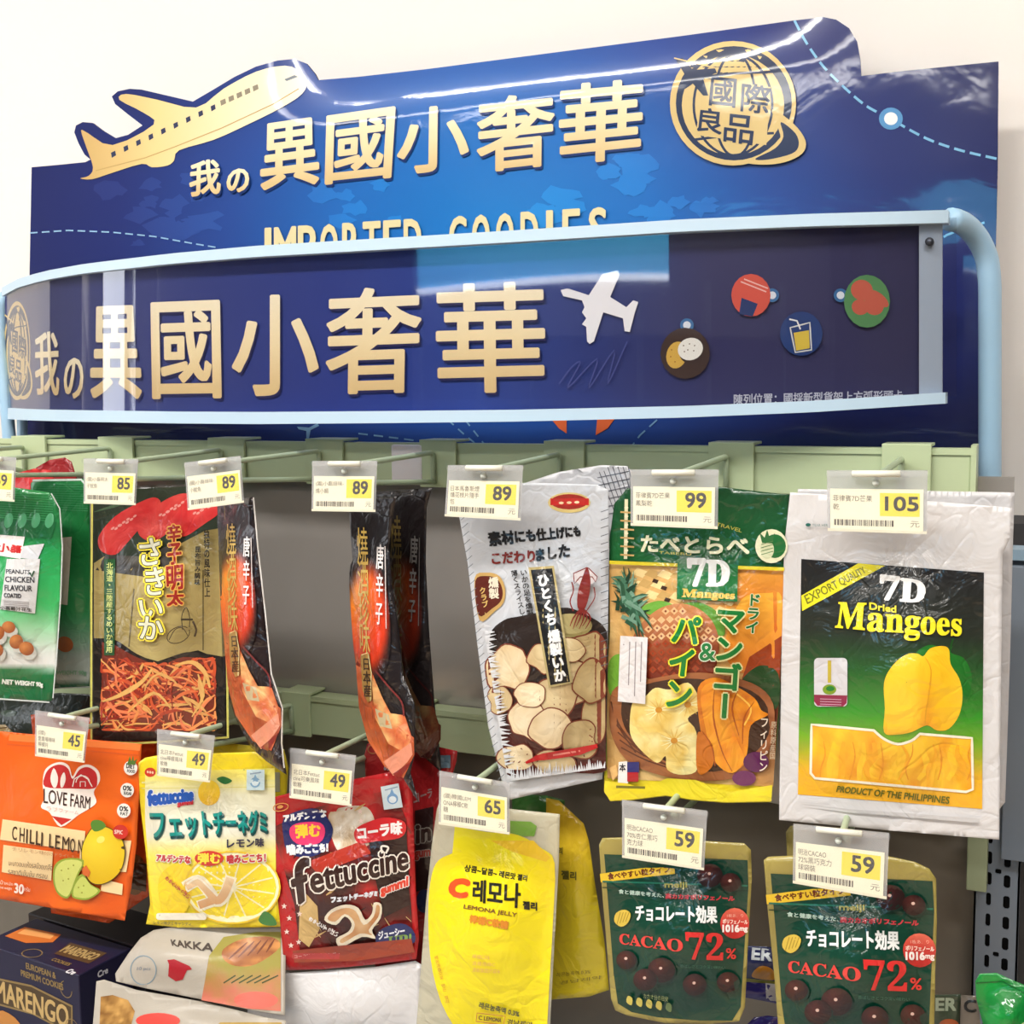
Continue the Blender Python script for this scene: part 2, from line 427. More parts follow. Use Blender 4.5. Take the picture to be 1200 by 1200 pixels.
# ------------------------------------------------------------------ the room
K(box('floor', -3.6, 2.4, -4.6, 1.26, -0.05, 0, mat('grey_floor_tile', (206, 182, 158), rough=0.35, var=0.1)))
K(box('ceiling', -3.6, 2.4, -4.6, 1.26, 2.92, 2.98, mat('white_ceiling', (235, 232, 226), rough=0.9)))
K(box('wall_back', -3.6, 2.4, 1.18, 1.26, 0, 2.92, M_WALL))
M_SHOP = mat('dim_shop_surfaces', (66, 64, 62), rough=.8, var=.4, bscale=4)
K(box('wall_left', -3.66, -3.6, -4.6, 1.26, 0, 2.92, M_SHOP))
K(box('wall_right', 2.4, 2.46, -4.6, 1.26, 0, 2.92, M_SHOP))
K(box('wall_front', -3.6, 2.4, -4.66, -4.6, 0, 2.92, M_SHOP))
for yy, zz in LAMPS:
    for xx in (-2.3, -0.9, 0.5):
        lo = empty('ceiling_light', (xx, yy, 2.92), 'long white ceiling light above the shop aisle', 'ceiling light', 'ceiling lights above the aisle')
        box('housing', xx - .66, xx + .66, yy - .13, yy + .13, 2.885, 2.92, mat('white_lamp_housing', (230, 230, 228)), lo)
        box('diffuser', xx - .6, xx + .6, yy - .08, yy + .08, 2.872, 2.884, mat('lit_diffuser', (255, 255, 255), emit=((255, 248, 236), 9.0)), lo)
# the drinks cooler across the aisle, seen mirrored in the sign cover
ck = empty('drinks_cooler', (-0.9, -4.3, 0), 'dark drinks cooler with lit blue header across the aisle', 'cooler')
M_CK = mat('charcoal_cooler_body', (92, 92, 96), rough=0.5)
box('body', -3.4, 1.7, -4.55, -4.25, 0, 2.2, M_CK, ck)
box('lit_header', -3.3, -0.15, -4.25, -4.2, 1.98, 2.2, mat('lit_blue_header', (90, 190, 235), emit=((80, 185, 240), 3.0)), ck)
box('lit_edge', -3.3, -0.15, -4.24, -4.19, 1.945, 1.975, mat('lit_white_edge', (240, 245, 250), emit=((235, 245, 255), 6.0)), ck)
for i in range(7):
    box('door_frame', -3.3 + i * .7, -3.25 + i * .7, -4.24, -4.2, .3, 1.94, mat('cooler_door_frame', (120, 124, 130), rough=.4), ck)
# daylit shop windows in the side wall
for i, (y0, y1) in enumerate(((-.66, -.60), (-.42, -.36), (-.2, -.12), (.06, .14), (.24, .4), (.52, .57), (.66, .72))):
    wn = empty('window_%d' % (i + 1), (-3.6, (y0 + y1) / 2, 1.5), 'x', 'x'); del wn['label'], wn['category']; K(wn)
    box('window_pane', -3.598, -3.592, y0, y1, .5, 2.4, mat('daylit_window_pane', (240, 246, 250), emit=((236, 243, 255), 3.2)), wn)
    box('window_frame', -3.598, -3.57, y0 - .03, y0, .45, 2.45, mat('window_frame_white', (230, 230, 230)), wn)
    box('window_frame', -3.598, -3.57, y0, y1, 2.4, 2.45, mat('window_frame_white'), wn)
for i in range(5):
    box('shelf', -3.2, 1.6, -4.25, -3.95, .35 + i * .33, .37 + i * .33, mat('cooler_shelf', (90, 92, 98)), ck)

# ------------------------------------------------------------------ header board
def hdrD(x, y):
    # the upper edge of the card curls back a little and waves
    top = 140 - 0.125 * np.asarray(x, float)
    e = np.clip(1 - (y - top) / 60.0, 0, 1.6)
    f = np.clip((1040 - x) / 200, 0, 1) * np.clip((x - 300) / 130, 0.0, 1); f = f * f * (3 - 2 * f)
    return 1.12 + 0.0125 * e ** 2 * f + 0.0016 * (fbm(x, y, 110, 5, 2) - .5)
hs = DSheet(hdrD)
hb = empty('header_board', at(600, 300, 1.12), 'blue die-cut cardboard header with gold plane and globe, standing above the rail', 'display sign')
outline = [(37, 196), (70, 193), (100, 190), (106, 187), (99, 181), (92, 168), (87, 155), (89, 147), (97, 143), (108, 144), (120, 153), (135, 162), (150, 158), (167, 147),
           (150, 134), (135, 122), (131, 113), (138, 107), (152, 104), (166, 105), (196, 112), (226, 119), (250, 105), (275, 90), (300, 78), (325, 71), (345, 69), (358, 74), (368, 86), (372, 94),
           (420, 90), (500, 81), (600, 68), (700, 55), (800, 42), (930, 24), (965, 20), (980, 23), (995, 33), (1004, 48), (1008, 70), (1009, 89), (1060, 83), (1170, 72),
           (1169, 200), (1166, 330), (1163, 450), (1161, 545), (900, 543), (600, 540), (300, 538), (31, 536), (33, 400), (35, 300)]
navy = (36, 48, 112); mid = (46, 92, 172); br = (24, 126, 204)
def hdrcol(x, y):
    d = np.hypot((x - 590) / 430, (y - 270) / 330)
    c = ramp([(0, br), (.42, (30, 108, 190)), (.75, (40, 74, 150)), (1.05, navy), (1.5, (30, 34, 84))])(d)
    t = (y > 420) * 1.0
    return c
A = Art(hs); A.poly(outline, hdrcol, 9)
V = A.V[0]; T = A.T[0]; n = len(V); off = np.array(hb.location)
Pf = hs.surf(V[:, 0], V[:, 1]); Pb = Pf + np.array([0, .004, 0])
cr = np.cross(V[T[:, 1]] - V[T[:, 0]], V[T[:, 2]] - V[T[:, 0]]); T = np.where((cr > 0)[:, None], T[:, ::-1], T)
ed = set()
for a, b, c in T: ed |= {(a, b), (b, c), (c, a)}
Fc = [tuple(t) for t in T] + [tuple(t[::-1] + n) for t in T] + [(b, a, a + n, b + n) for a, b in ed if (b, a) not in ed]
e_ = 2.0; ta = hs.surf(V[:, 0] + e_, V[:, 1]) - hs.surf(V[:, 0] - e_, V[:, 1]); tb = hs.surf(V[:, 0], V[:, 1] - e_) - hs.surf(V[:, 0], V[:, 1] + e_)
Nn = np.cross(ta, tb); Nn /= np.linalg.norm(Nn, axis=1)[:, None]
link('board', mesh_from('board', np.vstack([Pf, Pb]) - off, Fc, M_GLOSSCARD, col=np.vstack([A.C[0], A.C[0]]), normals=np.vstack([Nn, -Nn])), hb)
A = Art(hs)
# faint world map patches
rr = np.random.RandomState(3)
for (cx, cy, sx, sy, k) in [(180, 225, 55, 28, 9), (215, 262, 50, 22, 7), (430, 240, 60, 26, 6), (730, 210, 60, 24, 8), (665, 240, 40, 18, 5), (790, 250, 60, 18, 6), (560, 300, 60, 20, 3)]:
    for j in range(k):
        x, y = cx + rr.randn() * sx * .5, cy + rr.randn() * sy * .5; r = rr.uniform(7, 20)
        p = [(x + r * (1 + .45 * rr.randn() * .6) * math.cos(a), y + r * .6 * (1 + .4 * rr.randn() * .6) * math.sin(a)) for a in np.linspace(0, 6.28, 13)[:-1]]
        A.poly(p, lambda X, Y: hdrcol(X, Y) * np.array([1.12, 1.13, 1.08]) + 4, 14, step=.3)
# dashed routes
lb = (128, 186, 222)
def dashed(A, pts, w, col, on, off_):
    P = np.array(pts, float); seg = np.hypot(*np.diff(P, axis=0).T); L = np.concatenate([[0], np.cumsum(seg)]); t = 0
    while t + on < L[-1]:
        q = [(np.interp(u, L, P[:, 0]), np.interp(u, L, P[:, 1])) for u in np.linspace(t, t + on, 4)]
        A.line(q, w, col, step=.1); t += on + off_
dashed(A, [(35, 273), (80, 270), (130, 272), (180, 277), (230, 286), (260, 291)], 1.6, (150, 190, 225), 9, 5)
dashed(A, smooth([(931, 24), (945, 50), (965, 78), (990, 103), (1015, 124), (1043, 139), (1085, 162), (1125, 176), (1168, 186)], 5, False), 3.0, lb, 13, 6)
dashed(A, [(1075, 300), (1110, 275), (1168, 256)], 2.6, lb, 13, 6)
A.ell(1044, 139, 14, 13, (90, 150, 200)); A.ell(1044, 139, 8, 7.5, (235, 240, 240))
dashed(A, [(420, 508), (470, 514), (540, 524)], 1.8, (120, 165, 205), 11, 7); dashed(A, [(525, 492), (545, 510), (570, 530)], 1.8, (120, 165, 205), 9, 7)
dashed(A, [(770, 492), (750, 510), (735, 530)], 1.8, (120, 165, 205), 12, 7)
dashed(A, [(545, 492), (575, 530)], 1.8, (120, 165, 205), 9, 7)
A.poly([(645, 490), (664, 490), (664, 508), (655, 502)], (226, 106, 60)); A.poly([(721, 490), (700, 490), (698, 510), (712, 502)], (226, 106, 60))
A.poly([(348, 500), (362, 501), (372, 496), (374, 499), (364, 504), (362, 514), (359, 514), (359, 505), (350, 503)], (130, 175, 215))
# the plane
gold = lambda x, y: ramp([(0, (206, 170, 108)), (.35, (240, 214, 150)), (.7, (250, 236, 196)), (1, (252, 244, 222))])(np.clip((x - 90) / 270, 0, 1))
A.poly(smooth([(94, 209), (104, 206), (109, 196), (101, 172), (95, 153), (103, 156), (132, 170), (180, 146), (168, 132), (140, 117), (148, 110), (185, 117), (230, 126), (262, 104), (300, 84), (334, 77), (352, 84), (360, 95), (354, 110), (330, 126), (290, 146), (250, 164), (210, 176), (204, 188), (196, 194), (178, 196), (166, 192), (130, 203), (108, 210)], 3), gold, 12)
for i in range(9): A.poly([(130 + i * 14.6, 179 - i * 6.8), (135 + i * 14.6, 176.6 - i * 6.8), (136 + i * 14.6, 182 - i * 6.8), (131 + i * 14.6, 185 - i * 6.8)], (52, 60, 92), step=.1)
for i in range(5): A.poly([(258 + i * 9.5, 118 - i * 4.2), (264 + i * 9.5, 115.4 - i * 4.2), (265 + i * 9.5, 121 - i * 4.2), (259 + i * 9.5, 124 - i * 4.2)], (150, 140, 120), step=.1)
A.poly([(333, 93), (345, 88), (349, 90), (336, 95)], (120, 130, 140))
A.line([(112, 200), (170, 185), (205, 172), (260, 150), (320, 122), (350, 104)], 1.2, (200, 166, 104))
# characters
def goldv(y0, y1): return lambda x, y: ramp([(0, (250, 238, 204)), (.5, (244, 224, 176)), (1, (224, 192, 134))])(np.clip((y - y0) / (y1 - y0), 0, 1))
def chars(A, items, bold, sh=None):
    for ch, q in items:
        ys = [p[1] for p in q]
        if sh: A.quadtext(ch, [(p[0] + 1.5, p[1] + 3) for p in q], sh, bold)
        A.quadtext(ch, q, goldv(min(ys), max(ys)), bold, cut=6 if bold > 1.5 else 3)
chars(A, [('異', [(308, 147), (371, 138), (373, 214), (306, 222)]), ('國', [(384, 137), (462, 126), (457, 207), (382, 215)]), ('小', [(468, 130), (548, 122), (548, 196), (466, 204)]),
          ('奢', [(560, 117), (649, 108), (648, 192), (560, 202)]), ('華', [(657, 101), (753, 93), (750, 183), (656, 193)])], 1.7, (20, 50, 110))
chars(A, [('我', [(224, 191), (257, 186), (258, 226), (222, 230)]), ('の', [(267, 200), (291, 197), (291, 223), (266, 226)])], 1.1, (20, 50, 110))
for i, ch in enumerate('IMPORTED GOODIES'):
    xa_ = [311, 322, 350, 376, 402, 426, 450, 474, 500, 527, 554, 582, 611, 641, 660, 691][i]; wd_ = {'I': 6, 'M': 24}.get(ch, 19)
    if ch != ' ': A.quadtext(ch, [(xa_, 268 - (xa_ - 312) * .062), (xa_ + wd_, 268 - (xa_ + wd_ - 312) * .062), (xa_ + wd_, 318 - (xa_ + wd_ - 312) * .062), (xa_, 318 - (xa_ - 312) * .062)], (236, 222, 170), 1.2)
# the globe badge
gd = (222, 194, 130); dk = (38, 52, 84)
def globe(A, M, s_=1.0, small=False):
    P = lambda pts: [M(a, b) for a, b in pts]
    A.poly(P(arc(859, 121, 74, 73, n=40)[:-1]), gd); A.poly(P(arc(860, 121, 68, 67, n=40)[:-1]), dk)
    A.poly(P(arc(859, 123, 60, 59, n=36)[:-1]), gd)
    for dx in (22, -18): A.line(P(arc(859 + dx * .2, 123, abs(dx), 59, -90, 90) if dx > 0 else arc(859, 123, 22, 59, 90, 270)), 3 * s_, dk, step=.2)
    A.line(P(arc(859, 123, 46, 59, 90, 270)), 3 * s_, dk, step=.2); A.line(P(arc(859, 123, 46, 59, -90, 90)), 3 * s_, dk, step=.2)
    for yy, rx in ((88, 50), (160, 48)): A.line(P([(859 - rx, yy + 4), (859, yy - 2), (859 + rx, yy - 4)]), 3 * s_, dk, step=.2)
    A.poly(P(smooth([(905, 128), (930, 145), (944, 165), (940, 180), (920, 190), (895, 193), (875, 190), (900, 180), (914, 165), (912, 150)], 4)), gd)
    A.poly(P(smooth([(915, 143), (932, 156), (936, 170), (928, 180), (900, 187), (885, 186), (908, 174), (918, 160)], 4)), dk)
    A.poly(P([(826, 92), (903, 102), (898, 170), (815, 158)]), dk if False else gd)
    A.poly(P([(792, 70), (800, 68), (812, 82), (838, 80), (840, 85), (824, 92), (830, 112), (824, 112), (812, 98), (800, 106), (798, 100), (804, 90)]), dk)
    A.line(P([(790, 68), (840, 80)]), 1.5, gd)
    for ch, q in [('國', [(834, 90), (863, 93), (861, 126), (831, 123)]), ('際', [(870, 97), (904, 101), (900, 134), (868, 130)]), ('良', [(820, 126), (848, 129), (845, 158), (817, 153)]), ('品', [(850, 133), (885, 137), (881, 170), (848, 165)])]:
        A.quadtext(ch, P(q), dk, .7 * s_)
globe(A, lambda a, b: (a, b))
A.build('printed_artwork', hb, M_GLOSSCARD, inc=2.6e-5, base=1e-4)

# ------------------------------------------------------------------ curved sign holder
ad = [(-20, 1.13), (2, 1.085), (40, 1.03), (100, .985), (200, .95), (300, .935), (450, .932), (600, .938), (800, .95), (950, .968), (1110, 1.01), (1140, 1.02)]
xs = np.array([a[0] for a in ad], float); ys_ = np.array([a[1] for a in ad])
pc = np.polyfit(xs, ys_, 6)
def arcD(x, y=None): return np.polyval(pc, np.clip(x, -5, 1135))
TOP = [(2, 337), (20, 327), (50, 318), (100, 309), (200, 297), (300, 288), (450, 279), (600, 270), (800, 257), (950, 250.5), (1111, 246)]
BOT = [(9, 478), (20, 479), (50, 480), (100, 481), (200, 482.5), (300, 483), (450, 482), (600, 480.5), (800, 476), (950, 470), (1106, 460)]
topy = lambda x: np.interp(x, [p[0] for p in TOP], [p[1] for p in TOP]); boty = lambda x: np.interp(x, [p[0] for p in BOT], [p[1] for p in BOT])
sg = empty('curved_sign_holder', at(600, 400, 1.0), 'light blue tube frame holding a bowed sign strip behind a clear cover', 'sign holder')
cs = DSheet(lambda x, y: arcD(x))
insD = DSheet(lambda x, y: arcD(x) + .004)
def band(name, x0, x1, f0, f1, m, d0, d1, N=60, parent=sg):
    """solid strip following the bow: from height line f0 to f1 and from depth offset d0 (front) to d1 (back)"""
    X = np.linspace(x0, x1, N); off = np.array(parent.location)
    r = [at(X, f0(X), arcD(X) + d0), at(X, f1(X), arcD(X) + d0), None, None]
    r[2] = r[1] + np.array([0, d1 - d0, 0]); r[3] = r[0] + np.array([0, d1 - d0, 0])
    V = np.vstack(r) - off; Fc = []
    for i in range(N - 1):
        for a, b in ((0, 1), (1, 2), (2, 3), (3, 0)): Fc.append((a * N + i, b * N + i, b * N + i + 1, a * N + i + 1))
    Fc += [(0, 3 * N, 2 * N, N), (N - 1, 2 * N - 1, 3 * N - 1, 4 * N - 1)]
    me = mesh_from(name, V, Fc, m)
    return link(name, me, parent)
A = Art(insD)
P = [(x, topy(x) + 8) for x in np.linspace(5, 1104, 40)] + [(x, boty(x) + 4) for x in np.linspace(1100, 11, 40)]
def inscol(x, y):
    return ramp([(0, (52, 56, 104)), (.18, (50, 60, 122)), (.35, (38, 54, 130)), (.5, (42, 66, 144)), (.62, (40, 54, 118)), (.75, (48, 48, 92)), (1, (54, 52, 84))])(x / 1110)
A.poly(P, inscol, 12)
isb = A.build('sign_strip', sg, M_INSERT, base=0)
A = Art(insD)
globe(A, lambda a, b: (20 + (a - 859) / 74 * 15.5, 411 + (b - 121) / 73 * 58), .45)
chars(A, [('我', [(41, 391), (68, 388), (69, 463), (42, 462)]), ('の', [(76, 421), (97, 419), (97, 467), (75, 466)])], .9, (36, 36, 84))
chars(A, [('異', [(109, 361), (160, 359), (165, 466), (107, 465)]),
          ('國', [(178, 356), (256, 353), (258, 465), (180, 466)]), ('小', [(274, 349), (371, 345), (372, 461), (273, 463)]), ('奢', [(384, 341), (493, 336), (491, 458), (383, 461)]), ('華', [(512, 335), (636, 331), (638, 457), (513, 460)])], 1.9, (36, 36, 84))
A.poly([(657, 340), (665, 338), (684, 344), (690, 346), (706, 321), (724, 317), (726, 322), (715, 348), (734, 360), (742, 352), (748, 354), (744, 366), (738, 389), (732, 388), (730, 373), (707, 366), (696, 400), (691, 403), (688, 400), (687, 383), (682, 380), (687, 373), (682, 366), (685, 360), (682, 352), (660, 347)], (238, 238, 240))
for (x, y) in ((805, 381), (905, 346), (985, 346)): A.ell(x, y, 8, 8, (60, 110, 160)); A.ell(x, y, 4.5, 4.5, (220, 228, 235))
A.ell(803, 414, 29, 30, (64, 46, 40)); A.ell(793, 416, 12, 16, (214, 172, 76), rot=15); A.ell(811, 413, 15, 13, (60, 44, 38), rot=-20); A.ell(809, 409, 15, 13, (238, 236, 226), rot=-20)
for (x, y) in ((801, 405), (808, 403), (814, 405), (806, 410), (813, 411), (802, 412)): A.ell(x, y, .9, .9, (110, 90, 70), n=6, step=.1)
for (x, y) in ((787, 410), (786, 418), (791, 424)): A.ell(x, y, .9, .9, (150, 100, 40), n=6, step=.1)
A.ell(880, 346, 23, 25, (212, 84, 66)); A.line([(868, 330), (898, 342)], 1.5, (236, 190, 180)); A.line([(872, 327), (900, 338)], 1.5, (236, 190, 180))
A.poly([(869, 349), (888, 356), (882, 371), (866, 368)], (32, 52, 104))
A.ell(939, 391, 25, 26, (34, 60, 116)); A.line([(926, 384), (932, 413), (951, 410), (949, 378)], 1.6, (220, 222, 216), closed=True)
A.poly([(930, 390), (948, 387), (949, 408), (933, 411)], (218, 190, 70)); A.line([(925, 374), (934, 376), (938, 386)], 1.8, (236, 236, 230))
A.ell(1016, 353, 27, 31, (86, 140, 88))
for (x, y, a, b) in ((1010, 340, 12, 13), (1024, 358, 11, 12), (1008, 360, 9, 10), (1030, 350, 6, 14)): A.ell(x, y, a, b, (196, 96, 76), rot=x)
A.text('陳列位置：國採新型貨架上方弧形頭卡', 860, 475, 1058, 470, 13, (190, 190, 200), .25)
A.line(smooth([(655, 450), (670, 430), (680, 425), (665, 455), (700, 420), (690, 455), (720, 410), (712, 450), (735, 400)], 4, False), 1.5, (70, 78, 140))
A.build('printed_artwork', sg, M_INSERT, inc=3e-5)
band('top_channel', 2, 1111, topy, lambda x: topy(x) + np.interp(x, [0, 300, 1111], [10, 13, 15]), M_CHAN, -.010, .008)
band('bottom_channel', 9, 1108, lambda x: boty(x), lambda x: boty(x) + np.interp(x, [0, 300, 1111], [13, 14, 13]), M_CHAN, -.010, .008)
band('end_strip', 1077, 1104, lambda x: topy(x) + 14, lambda x: boty(x) + 2, mat('grey_blue_end_strip', (176, 190, 206), rough=.4), -.002, .003, 6)
band('cover', 8, 1121, lambda x: topy(x) + 9, lambda x: boty(x) + 4, M_COVER, -.005, -.004, 90)
sc_ = at(1089, 283, arcD(1089) - .008); 
tube('screw', [sc_, sc_ + np.array([0, .006, 0])], .0032, mat('dark_screw', (70, 74, 84), rough=.4, metal=.6), sg)
rt = [at(1113, 257, 1.02), at(1124, 259, 1.03), at(1137, 268, 1.045), at(1149, 284, 1.055), at(1157, 303, 1.06), at(1160, 330, 1.06), at(1160, 420, 1.06), at(1160, 520, 1.06), at(1160, 620, 1.06)]
tube('frame_tube', bend(rt, .03, 3), .0089, M_TUBE, sg, 14)
lt = [at(8, 345, 1.09), at(1, 365, 1.09), at(0, 390, 1.085), at(3, 430, 1.08), at(8, 480, 1.075), at(13, 540, 1.07), at(13, 620, 1.07)]
tube('frame_tube', bend(lt, .03, 3), .0075, M_TUBE, sg, 14)
tube('frame_tube', [at(26, 470, 1.10), at(27, 620, 1.10)], .0062, M_TUBE, sg, 12)

# ------------------------------------------------------------------ rails, back panel, uprights
ZB = CAM_Z
def rail(name, x0, x1, y, z0, z1, label):
    r = empty(name, ((x0 + x1) / 2, y, z1), label, 'rail')
    box('rail_bar', x0, x1, y, y + .022, z0, z1, M_RAIL, r, bev=.0012)
    box('top_lip', x0, x1, y - .0015, y + .002, z1 - .0045, z1 + .0005, M_RAIL, r)
    box('end_plate', x1, x1 + .004, y - .002, y + .024, z0 - .001, z1 + .003, M_RAIL, r)
    return r
XR = at(1138, 527, .99)[0]
rail('upper_rail', -1.10, XR, .99, ZB - .0905, ZB - .0528, 'pale green steel rail across the unit under the blue signs')
rail('lower_rail', -1.10, XR, .99, ZB - .336, ZB - .2985, 'pale green steel rail behind the lower row of hooks')
# steel back panels
sp_ = empty('steel_backing', (-.5, 1.02, ZB - .3), 'grey steel back panel between the two green rails', 'panel')
box('panel_sheet', -1.12, XR + .03, 1.014, 1.02, ZB - .315, ZB - .075, M_BACK, sp_)
sp2 = empty('brown_backing_board', (-.5, 1.02, ZB - .9), 'brown-grey grained back board below the lower rail, its colour darkened for shade', 'panel')
box('panel_sheet', -1.12, XR + .03, 1.016, 1.022, ZB - .98, ZB - .316, mat('shade_dark_grained_board', (118, 110, 98), rough=.55, var=.3, bscale=30), sp2)  # shade of the deep shelf put into the board's colour; brown grain is its own
up = empty('slotted_upright', (at(1168, 900, 1.0)[0], 1.0, 0), 'blue grey slotted steel upright at the side of the shelving', 'upright')
xa = at(1140, 1100, 1.0)[0]; xb = at(1193, 1100, 1.0)[0]; zt = at(1190, 655, 1.0)[2]
# face plate with real punched slots
def slotted(name, x0, x1, z0, z1, y, th, holes, m, parent):
    pts = [Vector((x0, z0)), Vector((x1, z0)), Vector((x1, z1)), Vector((x0, z1))]; faces = [[0, 1, 2, 3]]; hs_ = []
    for (cx, cz, hw, hh) in holes:
        b = len(pts); ring = []
        for (sx, sz) in ((-1, -.75), (-.5, -1), (.5, -1), (1, -.75), (1, .75), (.5, 1), (-.5, 1), (-1, .75)):
            ring.append(len(pts)); pts.append(Vector((cx + sx * hw, cz + sz * hh)))
        hs_.append(ring); faces.append(ring)
    r = delaunay_2d_cdt(pts, [], faces, 1, 1e-6)
    V2 = [tuple(v) for v in r[0]]; T = [f for f, o in zip(r[2], r[5]) if o == [0]]
    n = len(V2); off = np.array(parent.location)
    V = [np.array([v[0], y, v[1]]) - off for v in V2] + [np.array([v[0], y + th, v[1]]) - off for v in V2]
    Fc = [tuple(f) for f in T] + [tuple(i + n for i in f[::-1]) for f in T]; ed = set()
    for f in T:
        for i in range(3): ed.add((f[i], f[(i + 1) % 3]))
    Fc += [(b, a, a + n, b + n) for a, b in ed if (b, a) not in ed]
    return link(name, mesh_from(name, V, Fc, m), parent)
hl = []
for k in range(-8, 14):
    z = at(1157, 1005 + k * 24.3, 1.0)[2]
    hl.append((at(1157, 1100, 1.0)[0], z, .0018, .0052)); hl.append((at(1178, 1100, 1.0)[0], z - .0006, .0024, .0052))
for k in range(-3, 5): hl.append((at(1167.5, 1100, 1.0)[0], at(1167, 1021 + k * 97.5, 1.0)[2], .0022, .002))
slotted('face_plate', xa, xb, ZB - .78, zt, 1.0, .0015, hl, M_GREY, up)
box('channel_interior', xa + .001, xb - .001, 1.012, 1.02, ZB - .78, zt - .002, M_DARK, up)
box('side_flange', xb - .0015, xb, 1.0, 1.02, ZB - .78, zt, M_GREY, up); box('side_flange', xa, xa + .0015, 1.0, 1.02, ZB - .78, zt, M_GREY, up)
box('top_cap', xa - .004, xb + .02, .992, 1.02, zt, zt + .008, mat('light_blue_cap', (128, 152, 170), rough=.4), up)
box('hanging_bracket', at(1176, 900, .99)[0], at(1196, 900, .99)[0] + .03, .990, .999, at(1180, 1008, .99)[2], zt - .004, M_GREY, up, bev=.001)
o = box('rail_end_bracket', at(1133, 1010, .985)[0], at(1157, 1010, .985)[0], .985, .999, at(1140, 1044, .985)[2], at(1140, 978, .985)[2], mat('dull_green_bracket', (150, 160, 128), rough=.5), bev=.001)
tag(o, 'dull green bracket at the lower end of the rail beside the slotted upright', 'bracket')
K(box('wall_lower_shade', -3.6, 2.4, 1.10, 1.17, 0, ZB - .05 * 0 - .12, mat('shade_grey_lower_wall', (70, 70, 72), rough=.8)))  # dark grey slab before the white wall, shade put into its colour
bpy.data.objects['wall_lower_shade'].name = 'wall_back_lower_shade'

# ------------------------------------------------------------------ hooks, brackets and price tags
def bracket(root, px0, px1, z1, D=.99, tilt=0):
    x0, x1 = at(px0, 540, D)[0], at(px1, 540, D)[0]; zz = z1
    box('rail_clamp', x0, x1, D - .005, D - .0015, zz - .038, zz + .003, M_RAIL, root, bev=.0008)
    box('clamp_top', x0, x1, D - .005, D + .024, zz + .0025, zz + .0045, M_RAIL, root, bev=.0006)
    return (x0 + x1) / 2
def hook(cx0, cx1, zrail, tip, label, group, lx=None, goods=True, goodsdrop=.016):
    """double-wire hook: the clamp over the rail, the upper wire to the price tag, the lower wire for the goods"""
    D = .99; x0, x1 = at(cx0, 540, D)[0], at(cx1, 540, D)[0]
    if lx is not None: x0, x1 = lx - .016, lx + .016
    cx = x0 + (x1 - x0) * .42
    r = empty('display_hook', (cx, D, zrail), label, 'display hook', group)
    box('rail_clamp', x0, x1, D - .0055, D - .002, zrail - .039, zrail + .0025, M_RAIL, r, bev=.0008)
    box('clamp_top', x0, x1, D - .0055, D + .024, zrail + .0015, zrail + .0038, M_RAIL, r, bev=.0006)
    a = np.array([cx, D - .008, zrail - .036]); b = np.array([cx, D - .009, zrail - .0075])
    tip = np.asarray(tip, float)
    tube('tag_wire', bend([a, b, tip + np.array([0, .012, .0]), tip], .005), .0024, M_HOOKM, r)
    if goods:
        g0 = np.array([cx, D - .006, zrail - .034]); g1 = np.array([tip[0], tip[1] + .028, tip[2] - goodsdrop])
        tube('goods_wire', [g0, g0 + (g1 - g0) * .5, g1, g1 + np.array([0, -.008, .006])], .0024, M_HOOKM, r)
    return r
TAGN = [0]
